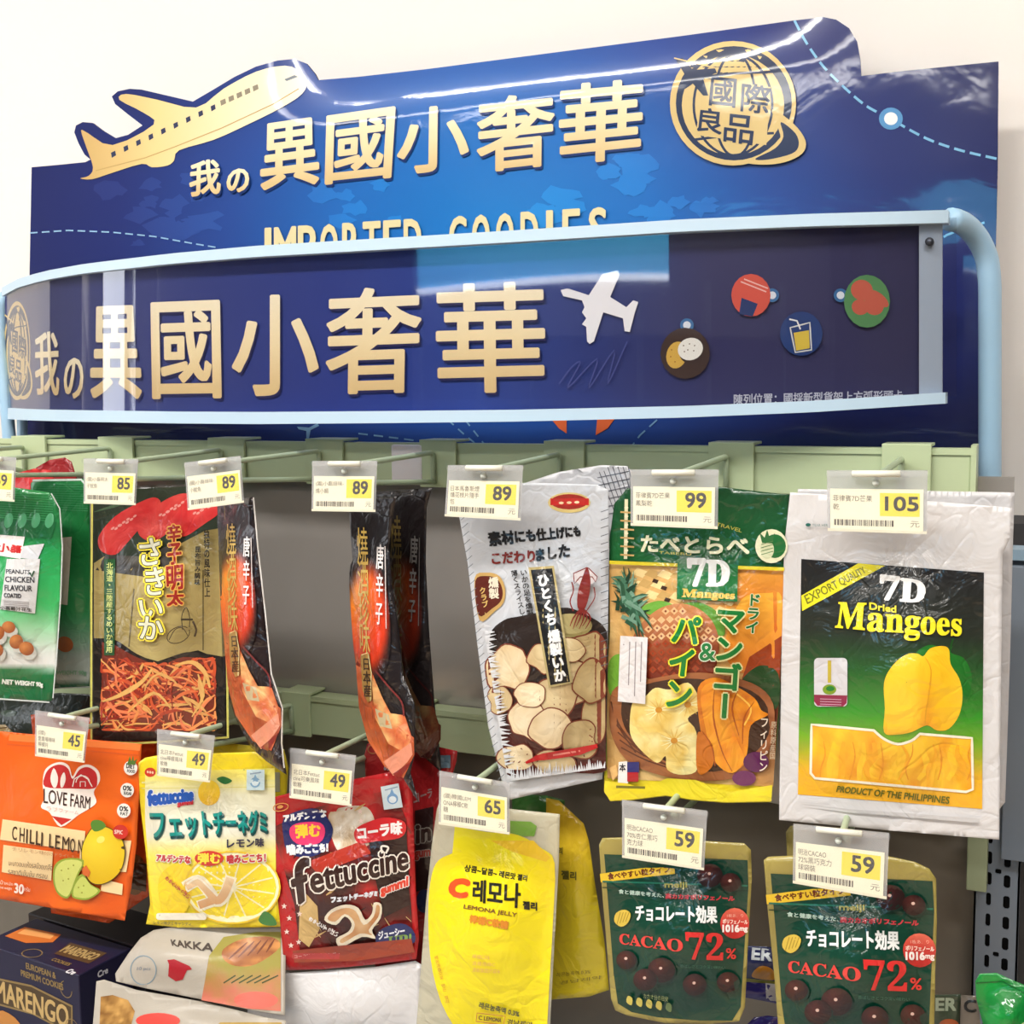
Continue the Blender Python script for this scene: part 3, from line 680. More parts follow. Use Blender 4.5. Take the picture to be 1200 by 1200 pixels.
def price_tag(quad, D, price, lines, label, group, fs=1.0, seed=0, numx=(.54, .93), lean=0):
    """clear ticket holder with its hinge bar, rivet, paper ticket and print; quad = the holder's corners in the photograph"""
    TAGN[0] += 1
    sh = Sheet(quad, D, yaw=lean, fine=0, margin=(.05, .05, .05, .05))
    c = at((quad[0][0] + quad[1][0]) / 2, (quad[0][1] + quad[1][1]) / 2, D)
    r = empty('price_tag', c, label, 'price tag', group)
    H = homog([(0, 0), (1, 0), (1, 1), (0, 1)], quad); M = lambda u, v: tuple(float(k) for k in happly(H, u, v))
    off = c
    def slab(name, u0, v0, u1, v1, lf, lb_, m):
        cor = [M(u0, v0), M(u1, v0), M(u1, v1), M(u0, v1)]; q = np.array(cor)
        f = sh.surf(q[:, 0], q[:, 1], lf); b = sh.surf(q[:, 0], q[:, 1], lb_)
        V = np.vstack([f, b]) - off
        return link(name, mesh_from(name, V, [(3, 2, 1, 0), (4, 5, 6, 7), (0, 1, 5, 4), (1, 2, 6, 5), (2, 3, 7, 6), (3, 0, 4, 7)], m), r)
    slab('holder_front', 0, .02, 1, 1.0, .0022, .0016, M_CLEAR); slab('holder_back', 0, .0, 1, .97, -.0006, -.0012, mat('frosted_clear_plastic', (205, 205, 205), rough=.25, alpha=.42, coat=1.0))
    slab('holder_lip', 0, .955, 1, 1.0, .0030, .0022, mat('cream_holder_lip', (226, 222, 200), rough=.3, coat=.6))
    p0, p1 = [sh.surf(*M(u, .06), .0035) for u in (-.01, 1.01)]; tube('hinge_roll', [p0, p1], .0021, M_CLEAR, r, 8)
    p0, p1 = [sh.surf(*M(u, .055), .0055) for u in (.26, .74)]; tube('clip_bar', [p0, p1], .0022, mat('cream_clip_bar', (232, 232, 218), rough=.35, coat=.5), r, 8)
    p0 = sh.surf(*M(.5, .2), .0036); p1 = sh.surf(*M(.5, .2), .0023); tube('rivet', [p1, p0], .0023, mat('frosted_rivet', (206, 212, 204), rough=.4), r, 10)
    slab('ticket', .03, .30, .965, .955, .0012, .0008, mat('cream_ticket_paper', (248, 242, 214), rough=.7))
    A = Art(sh)
    A.poly([M(numx[0], .36), M(numx[1], .36), M(numx[1], .73), M(numx[0], .73)], (250, 224, 62))
    w = .056 * len(price)
    cxn = (numx[0] + numx[1]) / 2 + .02
    A.quadtext(price, [M(cxn - w, .40), M(cxn + w, .40), M(cxn + w, .65), M(cxn - w, .65)] if len(price) < 3 else [M(cxn - .16, .42), M(cxn + .16, .42), M(cxn + .16, .64), M(cxn - .16, .64)], (40, 36, 30), .55 * fs)
    lh = .11; y = .40
    for ln in lines:
        wd = min(.50, .066 * sum(1 if ord(ch) > 255 else .55 for ch in ln))
        A.quadtext(ln, [M(.06, y), M(.06 + wd, y), M(.06 + wd, y + .105), M(.06, y + .105)], (128, 118, 100)); y += .125 if len(lines) > 2 else .14
    rr = random.Random(seed + 5); u = .07
    while u < .66:
        bw = rr.choice([.006, .009, .014, .02]); A.poly([M(u, .80), M(u + bw, .80), M(u + bw, .90), M(u, .90)], (84, 74, 62), step=.01); u += bw + rr.choice([.006, .009, .012])
    A.quadtext('元', [M(.84, .80), M(.93, .80), M(.93, .90), M(.84, .90)], (140, 130, 110))
    A.build('ticket_print', r, M_CARD, base=.0013, inc=6e-6)
    return r, c
G_U = 'price tags on the upper hooks'; G_L = 'price tags on the lower hooks'
UP = [
 ([(-46, 532), (19, 536), (17, 588), (-46, 584)], '69', ['(國)小磊', '雞汁花生'], 'price tag reading 69 over the green peanut bags', .60),
 ([(98, 537), (162, 538), (159, 592), (98, 590)], '85', ['(國)小磊明太', '子魷魚'], 'price tag reading 85 over the red chilli squid bag', .6),
 ([(216, 542), (282, 534), (286, 589), (220, 598)], '89', ['(國)小磊焙味-', '小魷魚'], 'tilted price tag reading 89 beside the 85 tag', .6),
 ([(366, 540), (442, 540), (440, 600), (365, 599)], '89', ['(國)小磊焙味-', '燒小鯛'], 'price tag reading 89 over the pair of narrow black packets', .6),
 ([(525, 545), (613, 545), (610, 610), (521, 605)], '89', ['日本馬魯斯煙', '燻花枝片隨手', '包'], 'price tag reading 89 on the silver squid slice bag', .6),
 ([(739, 550), (842, 550), (841, 620), (739, 616)], '99', ['菲律賓7D芒果', '鳳梨乾'], 'price tag reading 99 over the green mango and pineapple bag', .6),
 ([(969, 551), (1087, 551), (1086, 626), (970, 622)], '105', ['菲律賓7D芒果', '乾'], 'price tag reading 105 over the white dried mango bag', .6)]
LO = [
 ([(41, 832), (105, 841), (99, 894), (41, 886)], '45', ['(國)', '愛農場辣味', '檸檬片'], 'price tag reading 45 above the orange chilli lemon bag'),
 ([(184, 854), (252, 862), (246, 917), (184, 909)], '49', ['北日本Fettuc', 'cine檸檬風味', '軟糖'], 'price tag reading 49 above the yellow lemon gummy bag'),
 ([(340, 876), (417, 885), (412, 945), (339, 935)], '49', ['北日本Fettuc', 'cine可樂風味', '軟糖'], 'price tag reading 49 above the red cola gummy bag'),
 ([(515, 903), (597, 917), (597, 978), (514, 966)], '65', ['(國)韓國LEM', 'ONA檸檬C軟', '糖'], 'price tag reading 65 above the yellow lemon jelly pouch'),
 ([(729, 937), (829, 950), (825, 1020), (729, 1005)], '59', ['明治CACAO', '70%杏仁黑巧', '克力球'], 'price tag reading 59 on the green cacao pouch nearer the middle'),
 ([(930, 965), (1042, 976), (1039, 1054), (929, 1035)], '59', ['明治CACAO', '72%黑巧克力', '球袋裝'], 'price tag reading 59 on the green cacao pouch beside the slotted upright')]
clx = [(19, 58), (120, 160), (248, 290), (362, 405), (495, 537), (640, 687), (832, 885), (1034, 1092)]
ZU = ZB - .0528; ZL = ZB - .2985
tips = []
for i, (q, pr, ln, lab, _) in enumerate(UP):
    r, c = price_tag(q, .84, pr, ln, lab, G_U, fs=.8 + i * .12, seed=i, numx=(.54, .93) if i else (.5, .93)); tips.append(c)
ul = ['pale green wire hook carrying the %s' % s for s in ('green coated peanut bags', 'chilli squid bag', 'single narrow black packet', 'pair of narrow black packets', 'silver squid slice bags', 'mango and pineapple bags', 'white dried mango bags')]
hook(clx[0][0], clx[0][1], ZU, at(-30, 528, .86), 'upper hook nearest the end of the rail by the bent tube, wire leaving the frame', 'upper hooks')
for i in range(7): hook(clx[i + 1][0], clx[i + 1][1], ZU, tips[i] + np.array([0, .002, -.004]), ul[i], 'upper hooks')
lx = [at(205, 825, .99)[0], at(350, 830, .99)[0], at(482, 838, .99)[0], at(640, 860, .99)[0], at(842, 890, .99)[0], at(1012, 930, .99)[0]]
tl = []
for i, (q, pr, ln, lab) in enumerate(LO):
    r, c = price_tag(q, .84, pr, ln, lab, G_L, fs=.8 + i * .12, seed=20 + i); tl.append(c)
ll = ['pale green wire hook carrying the %s' % s for s in ('orange chilli lemon bags', 'yellow lemon gummy bags', 'red cola gummy bags', 'yellow lemon jelly pouches', 'cacao pouch nearer the jelly pouches', 'cacao pouch nearest the slotted upright')]
for i in range(6): hook(0, 0, ZL, tl[i] + np.array([0, .002, -.004]), ll[i], 'lower hooks', lx=lx[i])
o = box('white_rail_clip', at(459, 540, .985)[0], at(495, 540, .985)[0], .9835, .9885, at(470, 568, .985)[2], at(470, 521, .985)[2], mat('white_plastic_clip', (228, 222, 222), rough=.4), bev=.0022)
tag(o, 'blank white plastic clip on the upper rail', 'clip')

# ------------------------------------------------------------------ the goods
G = {}
def bag(name, quad, outline, D, base, label, cat='snack bag', group=None, m=M_FILM, art=None, puff=.012, yaw=0, pitch=0, creases=14, camp=.0009, seed=1,
        margin=(.05, .12, .05, .06), src=None, g=9, dim=1.0, part='pouch', power=1.2, printname='front_print'):
    """quad = where the bag's four corners show; src = the quad the artwork was drawn for (its own when None)"""
    sh = Sheet(quad, D, yaw=yaw, pitch=pitch, puff=puff, creases=creases, camp=camp, seed=seed, margin=margin, power=power)
    o = np.array(outline, float) if outline is not None else np.array(quad, float)
    c = at((quad[0][0] + quad[1][0]) / 2, (quad[0][1] + quad[1][1]) / 2, D)
    r = empty(name, c, label, cat, group)
    H = homog(src, quad) if src is not None else None
    bb = base
    if H is not None and callable(base):
        Hin = np.linalg.inv(H); bb = lambda x, y: base(*happly(Hin, x, y))
    A = Art(sh); A.dim = dim
    pouch(r, [tuple(p) for p in o], sh, m, bb, g=g, name=part, dim=1.0)
    if art is not None:
        A = Art(sh, H, dim)
        q = src or quad; A.up = (q[0][0] - q[3][0], q[0][1] - q[3][1])
        art(A); A.build(printname, r, m)
    return r
def edgequad(A, pts, w, col): A.line(pts, w, col)

# ---- dried mango bags, white border --------------------------------------------------------
Q_MG = [(926, 577), (1186, 592), (1171, 984), (913, 961)]
def art_mango(A):
    def bg(x, y):
        v = (y - 655 - (x - 938) * .05) / 290
        return ramp([(0, (34, 33, 34)), (.28, (40, 46, 38)), (.42, (40, 84, 40)), (.6, (52, 142, 40)), (.72, (120, 170, 40)), (.85, (232, 176, 40)), (1, (242, 176, 36))])(v)
    A.poly([(939, 655), (1153, 671), (1151, 948), (935, 931)], bg, 8)
    A.poly([(940, 716), (939, 698), (1006, 660), (1037, 663)], (236, 226, 46)); 
    A.quadtext('EXPORT QUALITY', [(942, 698), (1011, 664), (1016, 672), (947, 710)], (120, 124, 40), .2)
    # leaves
    A.poly(smooth([(1062, 800), (1070, 770), (1088, 756), (1112, 760), (1122, 750), (1114, 764), (1130, 772), (1139, 794), (1132, 820), (1118, 800), (1100, 780)]), (34, 112, 38))
    # mango pair
    def mg(x, y):
        t = np.clip((x - 1035) / 95, 0, 1); c = mixc((246, 192, 34), (250, 206, 52), np.sin(t * 7) * .5 + .5)
        c = mixc(c, (238, 150, 32), np.exp(-((x - 1086) / 9) ** 2) * np.clip((y - 790) / 50, 0, 1) * .7); return mixc(c, (232, 146, 36), np.clip((y - 835) / 40, 0, 1) * .5)
    A.poly(smooth([(1036, 858), (1037, 830), (1036, 800), (1046, 780), (1062, 767), (1075, 766), (1082, 769), (1090, 760), (1104, 757), (1112, 761), (1114, 778), (1124, 795), (1128, 815), (1124, 838), (1112, 854), (1098, 856), (1086, 850), (1068, 858), (1050, 861)], 4), mg, 7)
    A.line([(1113, 762), (1117, 748)], 2, (30, 80, 30))
    A.line(smooth([(1084, 770), (1091, 785), (1089, 810), (1085, 835), (1084, 850)], 4, False), 2.2, (226, 160, 30), taper=[.3, 1, .3])
    # picture band
    band_ = smooth([(951, 849), (1024, 856)], 1, False) + smooth([(1024, 856), (1036, 866), (1052, 872), (1068, 868), (1078, 860)], 4, False) + [(1139, 865), (1140, 925), (1132, 928), (955, 912), (950, 906)]
    def bn(x, y):
        c = mixc((250, 204, 48), (236, 150, 26), fbm(x * 1.6 + y * .3, y * .7, 22, 9, 3) * 1.4 - .25); return c
    A.poly(band_, bn, 5)
    rr = np.random.RandomState(4)
    for k in range(16):
        x = 965 + k * 11.5; A.line(smooth([(x + rr.randn() * 2, 868 + (x - 950) * .03), (x + rr.randn() * 4, 885), (x + rr.randn() * 3, 900), (x - 4, 914)], 3, False), rr.uniform(4, 9) if k % 3 else 2, [(232, 150, 30), (250, 196, 44), (244, 172, 34)][k % 3], taper=[.4, 1, .6], step=.2)
    A.line(band_, 3, (246, 238, 214), closed=True)
    A.quadtext('PRODUCT OF THE PHILIPPINES', [(982, 921), (1113, 934), (1112, 942), (980, 928)], (96, 100, 28), .35)
    # sticker
    A.rrect(954, 771, 993, 828, 5, (206, 204, 208)); A.poly([(954, 814), (993, 815), (992, 824), (988, 828), (958, 827), (954, 822)], (140, 36, 70))
    A.ell(972, 808, 8, 6, (120, 150, 40)); A.ell(973, 807, 5, 3, (40, 120, 50)); A.line([(972, 774), (972, 800)], 4, (190, 170, 60))
    for k in range(3): A.line([(961, 819 + k * 3), (986, 820 + k * 3)], .8, (206, 160, 180), step=.1)
    # lettering
    A.quadtext('𝟕𝐃', [(1032, 674), (1085, 680), (1082, 706), (1032, 702)], (240, 240, 238), 1.3)
    A.quadtext('Dried', [(1019, 706), (1050, 710), (1050, 718), (1019, 714)], (236, 222, 60), .5)
    A.quadtext('𝐌', [(983, 706), (1015, 707), (1013, 738), (979, 735)], (246, 228, 44), .8)
    A.quadtext('𝐚𝐧𝐠𝐨𝐞𝐬', [(1017, 718), (1127, 726), (1126, 753), (1016, 748)], (246, 228, 44), .8)
    A.quadtext('TEAR HERE', [(952, 614), (972, 614), (972, 617), (952, 617)], (90, 130, 130)); A.ell(947, 615, 3, 2, (40, 110, 100))
    A.line([(939, 942), (1000, 950), (1060, 955), (1148, 962)], 5, (198, 196, 196), taper=[.1, .6, 1, 1])
W_ = (228, 226, 226)
bag('dried_mango_bag', [(935, 573), (1189, 577), (1178, 960), (920, 940)], [(935, 573), (1189, 577), (1187, 640), (1184, 760), (1178, 940), (1160, 962), (925, 940)], .90, (204, 202, 203),
    'white dried mango bag mostly hidden behind the front one, its edge showing at the upright', 'snack bag', 'white dried mango bags', puff=.008, seed=3)
bag('dried_mango_bag', [(906, 745), (1000, 745), (1000, 950), (900, 940)], [(906, 745), (1000, 745), (1000, 952), (950, 950), (900, 940), (902, 880)], .915, (208, 200, 197),
    'white dried mango bag hanging lowest behind, corner showing beside the mango and pineapple bag', 'snack bag', 'white dried mango bags', puff=.004, seed=4)
bag('dried_mango_bag', Q_MG, [(926, 577), (1100, 588), (1186, 595), (1183, 632), (1175, 650), (1173, 800), (1171, 984), (1040, 973), (913, 961), (916, 760), (919, 640)], .872, (214, 212, 212),
    'white bag of dried mangoes with black and green front panel, in front of its row', 'snack bag', 'white dried mango bags', art=art_mango, puff=.016, seed=5, creases=30, camp=.0013, margin=(.06, .17, .06, .08))

# ---- mango and pineapple bag ---------------------------------------------------------------
Q_MP = [(716, 572), (926, 580), (905, 940), (708, 936)]
def art_pine(A):
    A.up = (0, -1)
    # photograph area
    def pic(x, y):
        c = mixc((226, 196, 130), (206, 150, 84), fbm(x, y, 26, 3, 2)); d = np.hypot((x - 900) / 60, (y - 700) / 90)
        c = mixc((226, 140, 40), c, d - .3); c = mixc((96, 40, 20), c, np.hypot((x - 920) / 40, (y - 830) / 90) - .3); return c
    A.poly([(714, 659), (919, 667), (915, 790), (906, 922), (712, 912), (710, 820), (715, 740)], pic, 9)
    for k in range(9):
        for j in range(4):
            x = 732 + k * 15 + j * 7; y = 664 + j * 13 + k * 1.2; A.poly([(x, y), (x + 13, y + 5), (x + 6, y + 12), (x - 7, y + 7)], (236, 210, 148) if (k + j) % 2 else (198, 160, 96), step=.2)
    for (x, y) in ((766, 678), (776, 686), (780, 700)): A.poly([(x, y), (x + 6, y + 2), (x + 4, y + 6), (x - 2, y + 4)], (60, 40, 28), step=.1)
    # mangoes at the back
    A.poly(smooth([(868, 672), (918, 670), (917, 720), (905, 745), (880, 720), (860, 690)]), lambda x, y: mixc((232, 158, 60), (206, 104, 36), (y - 670) / 70), 8)
    A.poly(smooth([(872, 700), (900, 695), (916, 700), (915, 760), (880, 790), (850, 770), (856, 730)]), lambda x, y: mixc((240, 176, 62), (224, 130, 44), (y - 700) / 80), 8)
    A.poly([(878, 770), (916, 745), (913, 800), (890, 815), (868, 800)], (150, 62, 28))
    A.poly(smooth([(868, 800), (890, 780), (912, 790), (910, 830), (880, 822)]), (40, 70, 36))
    # green leaves
    A.poly(smooth([(752, 712), (775, 704), (800, 716), (790, 728), (765, 722)]), (110, 168, 64)); A.poly(smooth([(795, 712), (820, 706), (845, 722), (848, 745), (825, 735)]), (96, 150, 56))
    A.poly(smooth([(714, 775), (730, 768), (738, 800), (728, 818), (714, 812)]), (120, 176, 60))
    # pineapple body with scales
    pb = smooth([(748, 735), (775, 712), (805, 708), (830, 722), (842, 748), (838, 785), (820, 800), (780, 800), (750, 790), (738, 765)], 4)
    A.poly(pb, lambda x, y: mixc((196, 132, 84), (112, 36, 20), (y - 715) / 80), 8)
    for i in range(9):
        for j in range(10):
            x = 750 + j * 10 + (i % 2) * 5; y = 716 + i * 9.5 + (j - 4) ** 2 * .25
            if ((x - 792) / 46) ** 2 + ((y - 754) / 42) ** 2 < .9:
                A.poly([(x, y - 4.5), (x + 4.8, y), (x, y + 4.5), (x - 4.8, y)], (224, 178, 128) if y < 750 else (158, 66, 36), step=.1); A.ell(x, y, 1.5, 1.5, (130, 70, 44), n=6, step=.05)
    rr = np.random.RandomState(8)
    for k in range(46):                       # crown leaves
        a = rr.uniform(-2.7, 1.4); l = rr.uniform(22, 44); x, y = 733 + rr.randn() * 4, 705 + rr.randn() * 9
        x1, y1 = x + l * math.cos(a) * .8, y + l * math.sin(a) * .95 + 6
        x1 = max(716, min(765, x1)); y1 = max(662, min(750, y1))
        A.line([(x, y), ((x + x1) / 2 + 3, (y + y1) / 2 - 3), (x1, y1)], 5, [(44, 84, 60), (72, 118, 92), (30, 62, 44), (112, 150, 128)][k % 4], taper=[1, .8, .1], step=.15)
    # bowl
    A.poly(smooth([(714, 830), (722, 805), (760, 796), (820, 788), (880, 800), (906, 825), (904, 870), (885, 900), (850, 914), (790, 912), (740, 895), (718, 865)], 4), lambda x, y: mixc((186, 120, 72), (120, 66, 38), fbm(x * .4, y * 2, 14, 2, 2)), 8)
    A.poly(smooth([(728, 830), (740, 808), (800, 795), (870, 805), (900, 830), (896, 870), (850, 902), (800, 900), (760, 880), (735, 858)], 4), (62, 38, 26), 9)
    for k in range(7): A.line(smooth([(716 + k * 2, 822 + k * 9), (724 + k * 6, 850 + k * 7), (745 + k * 10, 882 + k * 4)], 3, False), 1.6, (92, 50, 30), step=.1)
    def fr(c1, c2, sd): return lambda x, y: mixc(c1, c2, fbm(x, y, 13, sd, 3) * 1.5 - .3)
    A.poly(smooth([(738, 846), (742, 822), (756, 816), (768, 806), (785, 808), (806, 800), (818, 815), (822, 830), (806, 842), (816, 858), (818, 900), (800, 908), (782, 902), (780, 886), (770, 894), (752, 880), (740, 864)], 4), fr((250, 240, 176), (226, 186, 84), 5), 5)
    for (x, y) in ((772, 832), (790, 868), (806, 826)):
        for a in np.linspace(0, 6.28, 15): A.line([(x + 4 * math.cos(a), y + 4 * math.sin(a)), (x + 17 * math.cos(a), y + 14 * math.sin(a))], 1.3, (252, 244, 190) if int(a * 5) % 2 else (226, 184, 84), taper=[1, .3], step=.1)
        A.ell(x, y, 4, 3.5, (206, 142, 44), step=.1)
    A.poly(smooth([(818, 806), (838, 794), (862, 804), (884, 818), (892, 832), (900, 838), (880, 850), (876, 880), (868, 900), (846, 900), (828, 880), (820, 850)], 4), fr((240, 156, 34), (196, 96, 20), 7), 5)
    A.poly(smooth([(822, 808), (846, 800), (850, 830), (864, 868), (872, 890), (858, 906), (838, 892), (826, 850)], 4), fr((246, 170, 44), (232, 130, 28), 8), 6)
    A.poly(smooth([(818, 858), (832, 872), (836, 895), (822, 908), (816, 896)]), (208, 116, 30)); A.line(smooth([(862, 812), (880, 830), (872, 850)], 4, False), 2, (252, 196, 80), step=.2)
    for q_ in ([(838, 800), (836, 840), (846, 880), (858, 904)], [(822, 856), (834, 874), (838, 898)], [(866, 806), (858, 830), (866, 862)], [(884, 822), (872, 842), (870, 872)]): A.line(smooth(q_, 4, False), 2.2, (176, 84, 20), taper=[.2, 1, .3], step=.3)
    A.ell(886, 893, 15, 12, (92, 36, 80)); A.ell(872, 912, 14, 9, (110, 50, 92))
    # wood strip and yellow foot
    def ye(x, y): return mixc((240, 226, 60), (222, 200, 36), fbm(x, y, 30, 2, 2))
    A.poly([(709, 915), (735, 918), (752, 924), (782, 912), (815, 914), (855, 928), (905, 920), (904, 939), (850, 940), (812, 937), (780, 932), (740, 937), (715, 938), (708, 928)], ye, 8)
    A.line([(722, 922), (756, 923)], 3, (120, 110, 40), step=.2)
    A.poly([(725, 893), (735, 892), (736, 918), (724, 917)], (236, 234, 230)); A.rect(735, 893, 749, 905, (36, 40, 110)); A.rect(735, 905, 748, 916, (176, 34, 40)); A.text('本', 726, 904, 733, 904, 9, (40, 40, 50), .3)
    A.poly([(714, 900), (722, 896), (724, 908), (718, 915)], (236, 190, 120))
    # yellow rule and green heading
    A.poly([(714, 657), (919, 665), (919, 669), (714, 661)], (224, 206, 50), step=.5)
    A.poly([(794, 655), (865, 662), (864, 705), (793, 702)], (30, 112, 56))
    A.quadtext('𝟕𝐃', [(806, 655), (855, 656), (853, 686), (808, 686)], (238, 240, 238), 1.6)
    A.quadtext('𝐌𝐚𝐧𝐠𝐨𝐞𝐬', [(800, 690), (861, 694), (860, 704), (799, 702)], (230, 190, 90), .6)
    A.quadtext('たべとらべ', [(752, 628), (876, 630), (878, 650), (751, 646)], (232, 232, 196), 1.0)
    A.quadtext('TABERU', [(772, 646), (810, 648), (810, 651), (772, 649)], (210, 200, 90)); A.quadtext('TRAVEL', [(840, 612), (870, 620), (869, 624), (839, 616)], (210, 200, 90))
    A.ell(904, 640, 19, 20, (232, 232, 196)); A.ell(908, 640, 13, 14, (34, 108, 54)); A.ell(899, 644, 8, 11, (214, 218, 178)); A.poly([(893, 636), (890, 624), (896, 630), (899, 621), (902, 630), (908, 625), (905, 637)], (52, 110, 60))
    for k in range(4): A.line([(892, 638 + k * 4), (906, 634 + k * 4)], .8, (90, 130, 80), step=.1)
    A.line([(734, 585), (733, 655)], 4, (220, 214, 176))
    for k in range(6): A.line([(727, 600 + k * 10), (743, 601 + k * 10)], 2, (196, 160, 100), step=.2); A.ell(734, 595 + k * 10, 2.4, 1.6, (236, 226, 190), n=8, step=.1)
    # white label
    A.poly([(727, 745), (759, 747), (756, 825), (724, 822)], (226, 222, 222))
    for k in range(4): A.line([(731 + k * 7, 752), (729.5 + k * 7, 790 + (k * 13) % 30)], 1.2, (150, 142, 146), step=.1)
    Y = ((236, 226, 60), 1.8)
    A.vtext('パイン', 806, 720, 793, 832, 34, (24, 122, 50), 1.3, halo=Y)
    A.quadtext('&', [(820, 754), (838, 754), (838, 774), (820, 774)], (40, 124, 66), .5, halo=((220, 226, 200), 1.2))
    A.vtext('マンゴー', 857, 710, 848, 844, 36, (24, 118, 50), 1.3, halo=((226, 222, 160), 1.8))
    A.vtext('ドライ', 884, 695, 881, 743, 17, (36, 112, 56), .6, halo=((230, 222, 180), .8))
    A.vtext('フィリピン', 896, 840, 894, 905, 11, (226, 210, 190), .2); A.vtext('原料原産国', 907, 845, 905, 890, 7, (200, 180, 150))
def mp_base(x, y): return ramp([(0, (20, 66, 36)), (.12, (24, 84, 44)), (.2, (26, 100, 50)), (.8, (60, 110, 50)), (.93, (226, 206, 44)), (1, (232, 214, 50))])((y - 570) / 370)
bag('mango_pineapple_bag', [(702, 690), (800, 600), (800, 930), (700, 902)], [(712, 640), (800, 640), (800, 925), (712, 906), (700, 900), (700, 880), (703, 760)], .90, lambda x, y: ramp([(0, (30, 104, 52)), (.3, (190, 160, 96)), (.75, (196, 160, 70)), (.85, (224, 204, 40)), (1, (224, 204, 40))])((y - 640) / 265),
    'second mango and pineapple bag, only its yellow-footed edge showing behind the first', 'snack bag', 'mango and pineapple bags', puff=.004, seed=8)
bag('mango_pineapple_bag', Q_MP, [(720, 590), (735, 572), (840, 570), (926, 580), (921, 640), (917, 740), (912, 850), (905, 925), (903, 940), (850, 941), (812, 938), (780, 933), (740, 938), (715, 939), (708, 926), (708, 880), (712, 800), (716, 700), (713, 640)], .875, mp_base,
    'green and yellow bag of dried mango and pineapple showing a wooden bowl', 'snack bag', 'mango and pineapple bags', art=art_pine, puff=.018, seed=9, creases=26, camp=.0011)

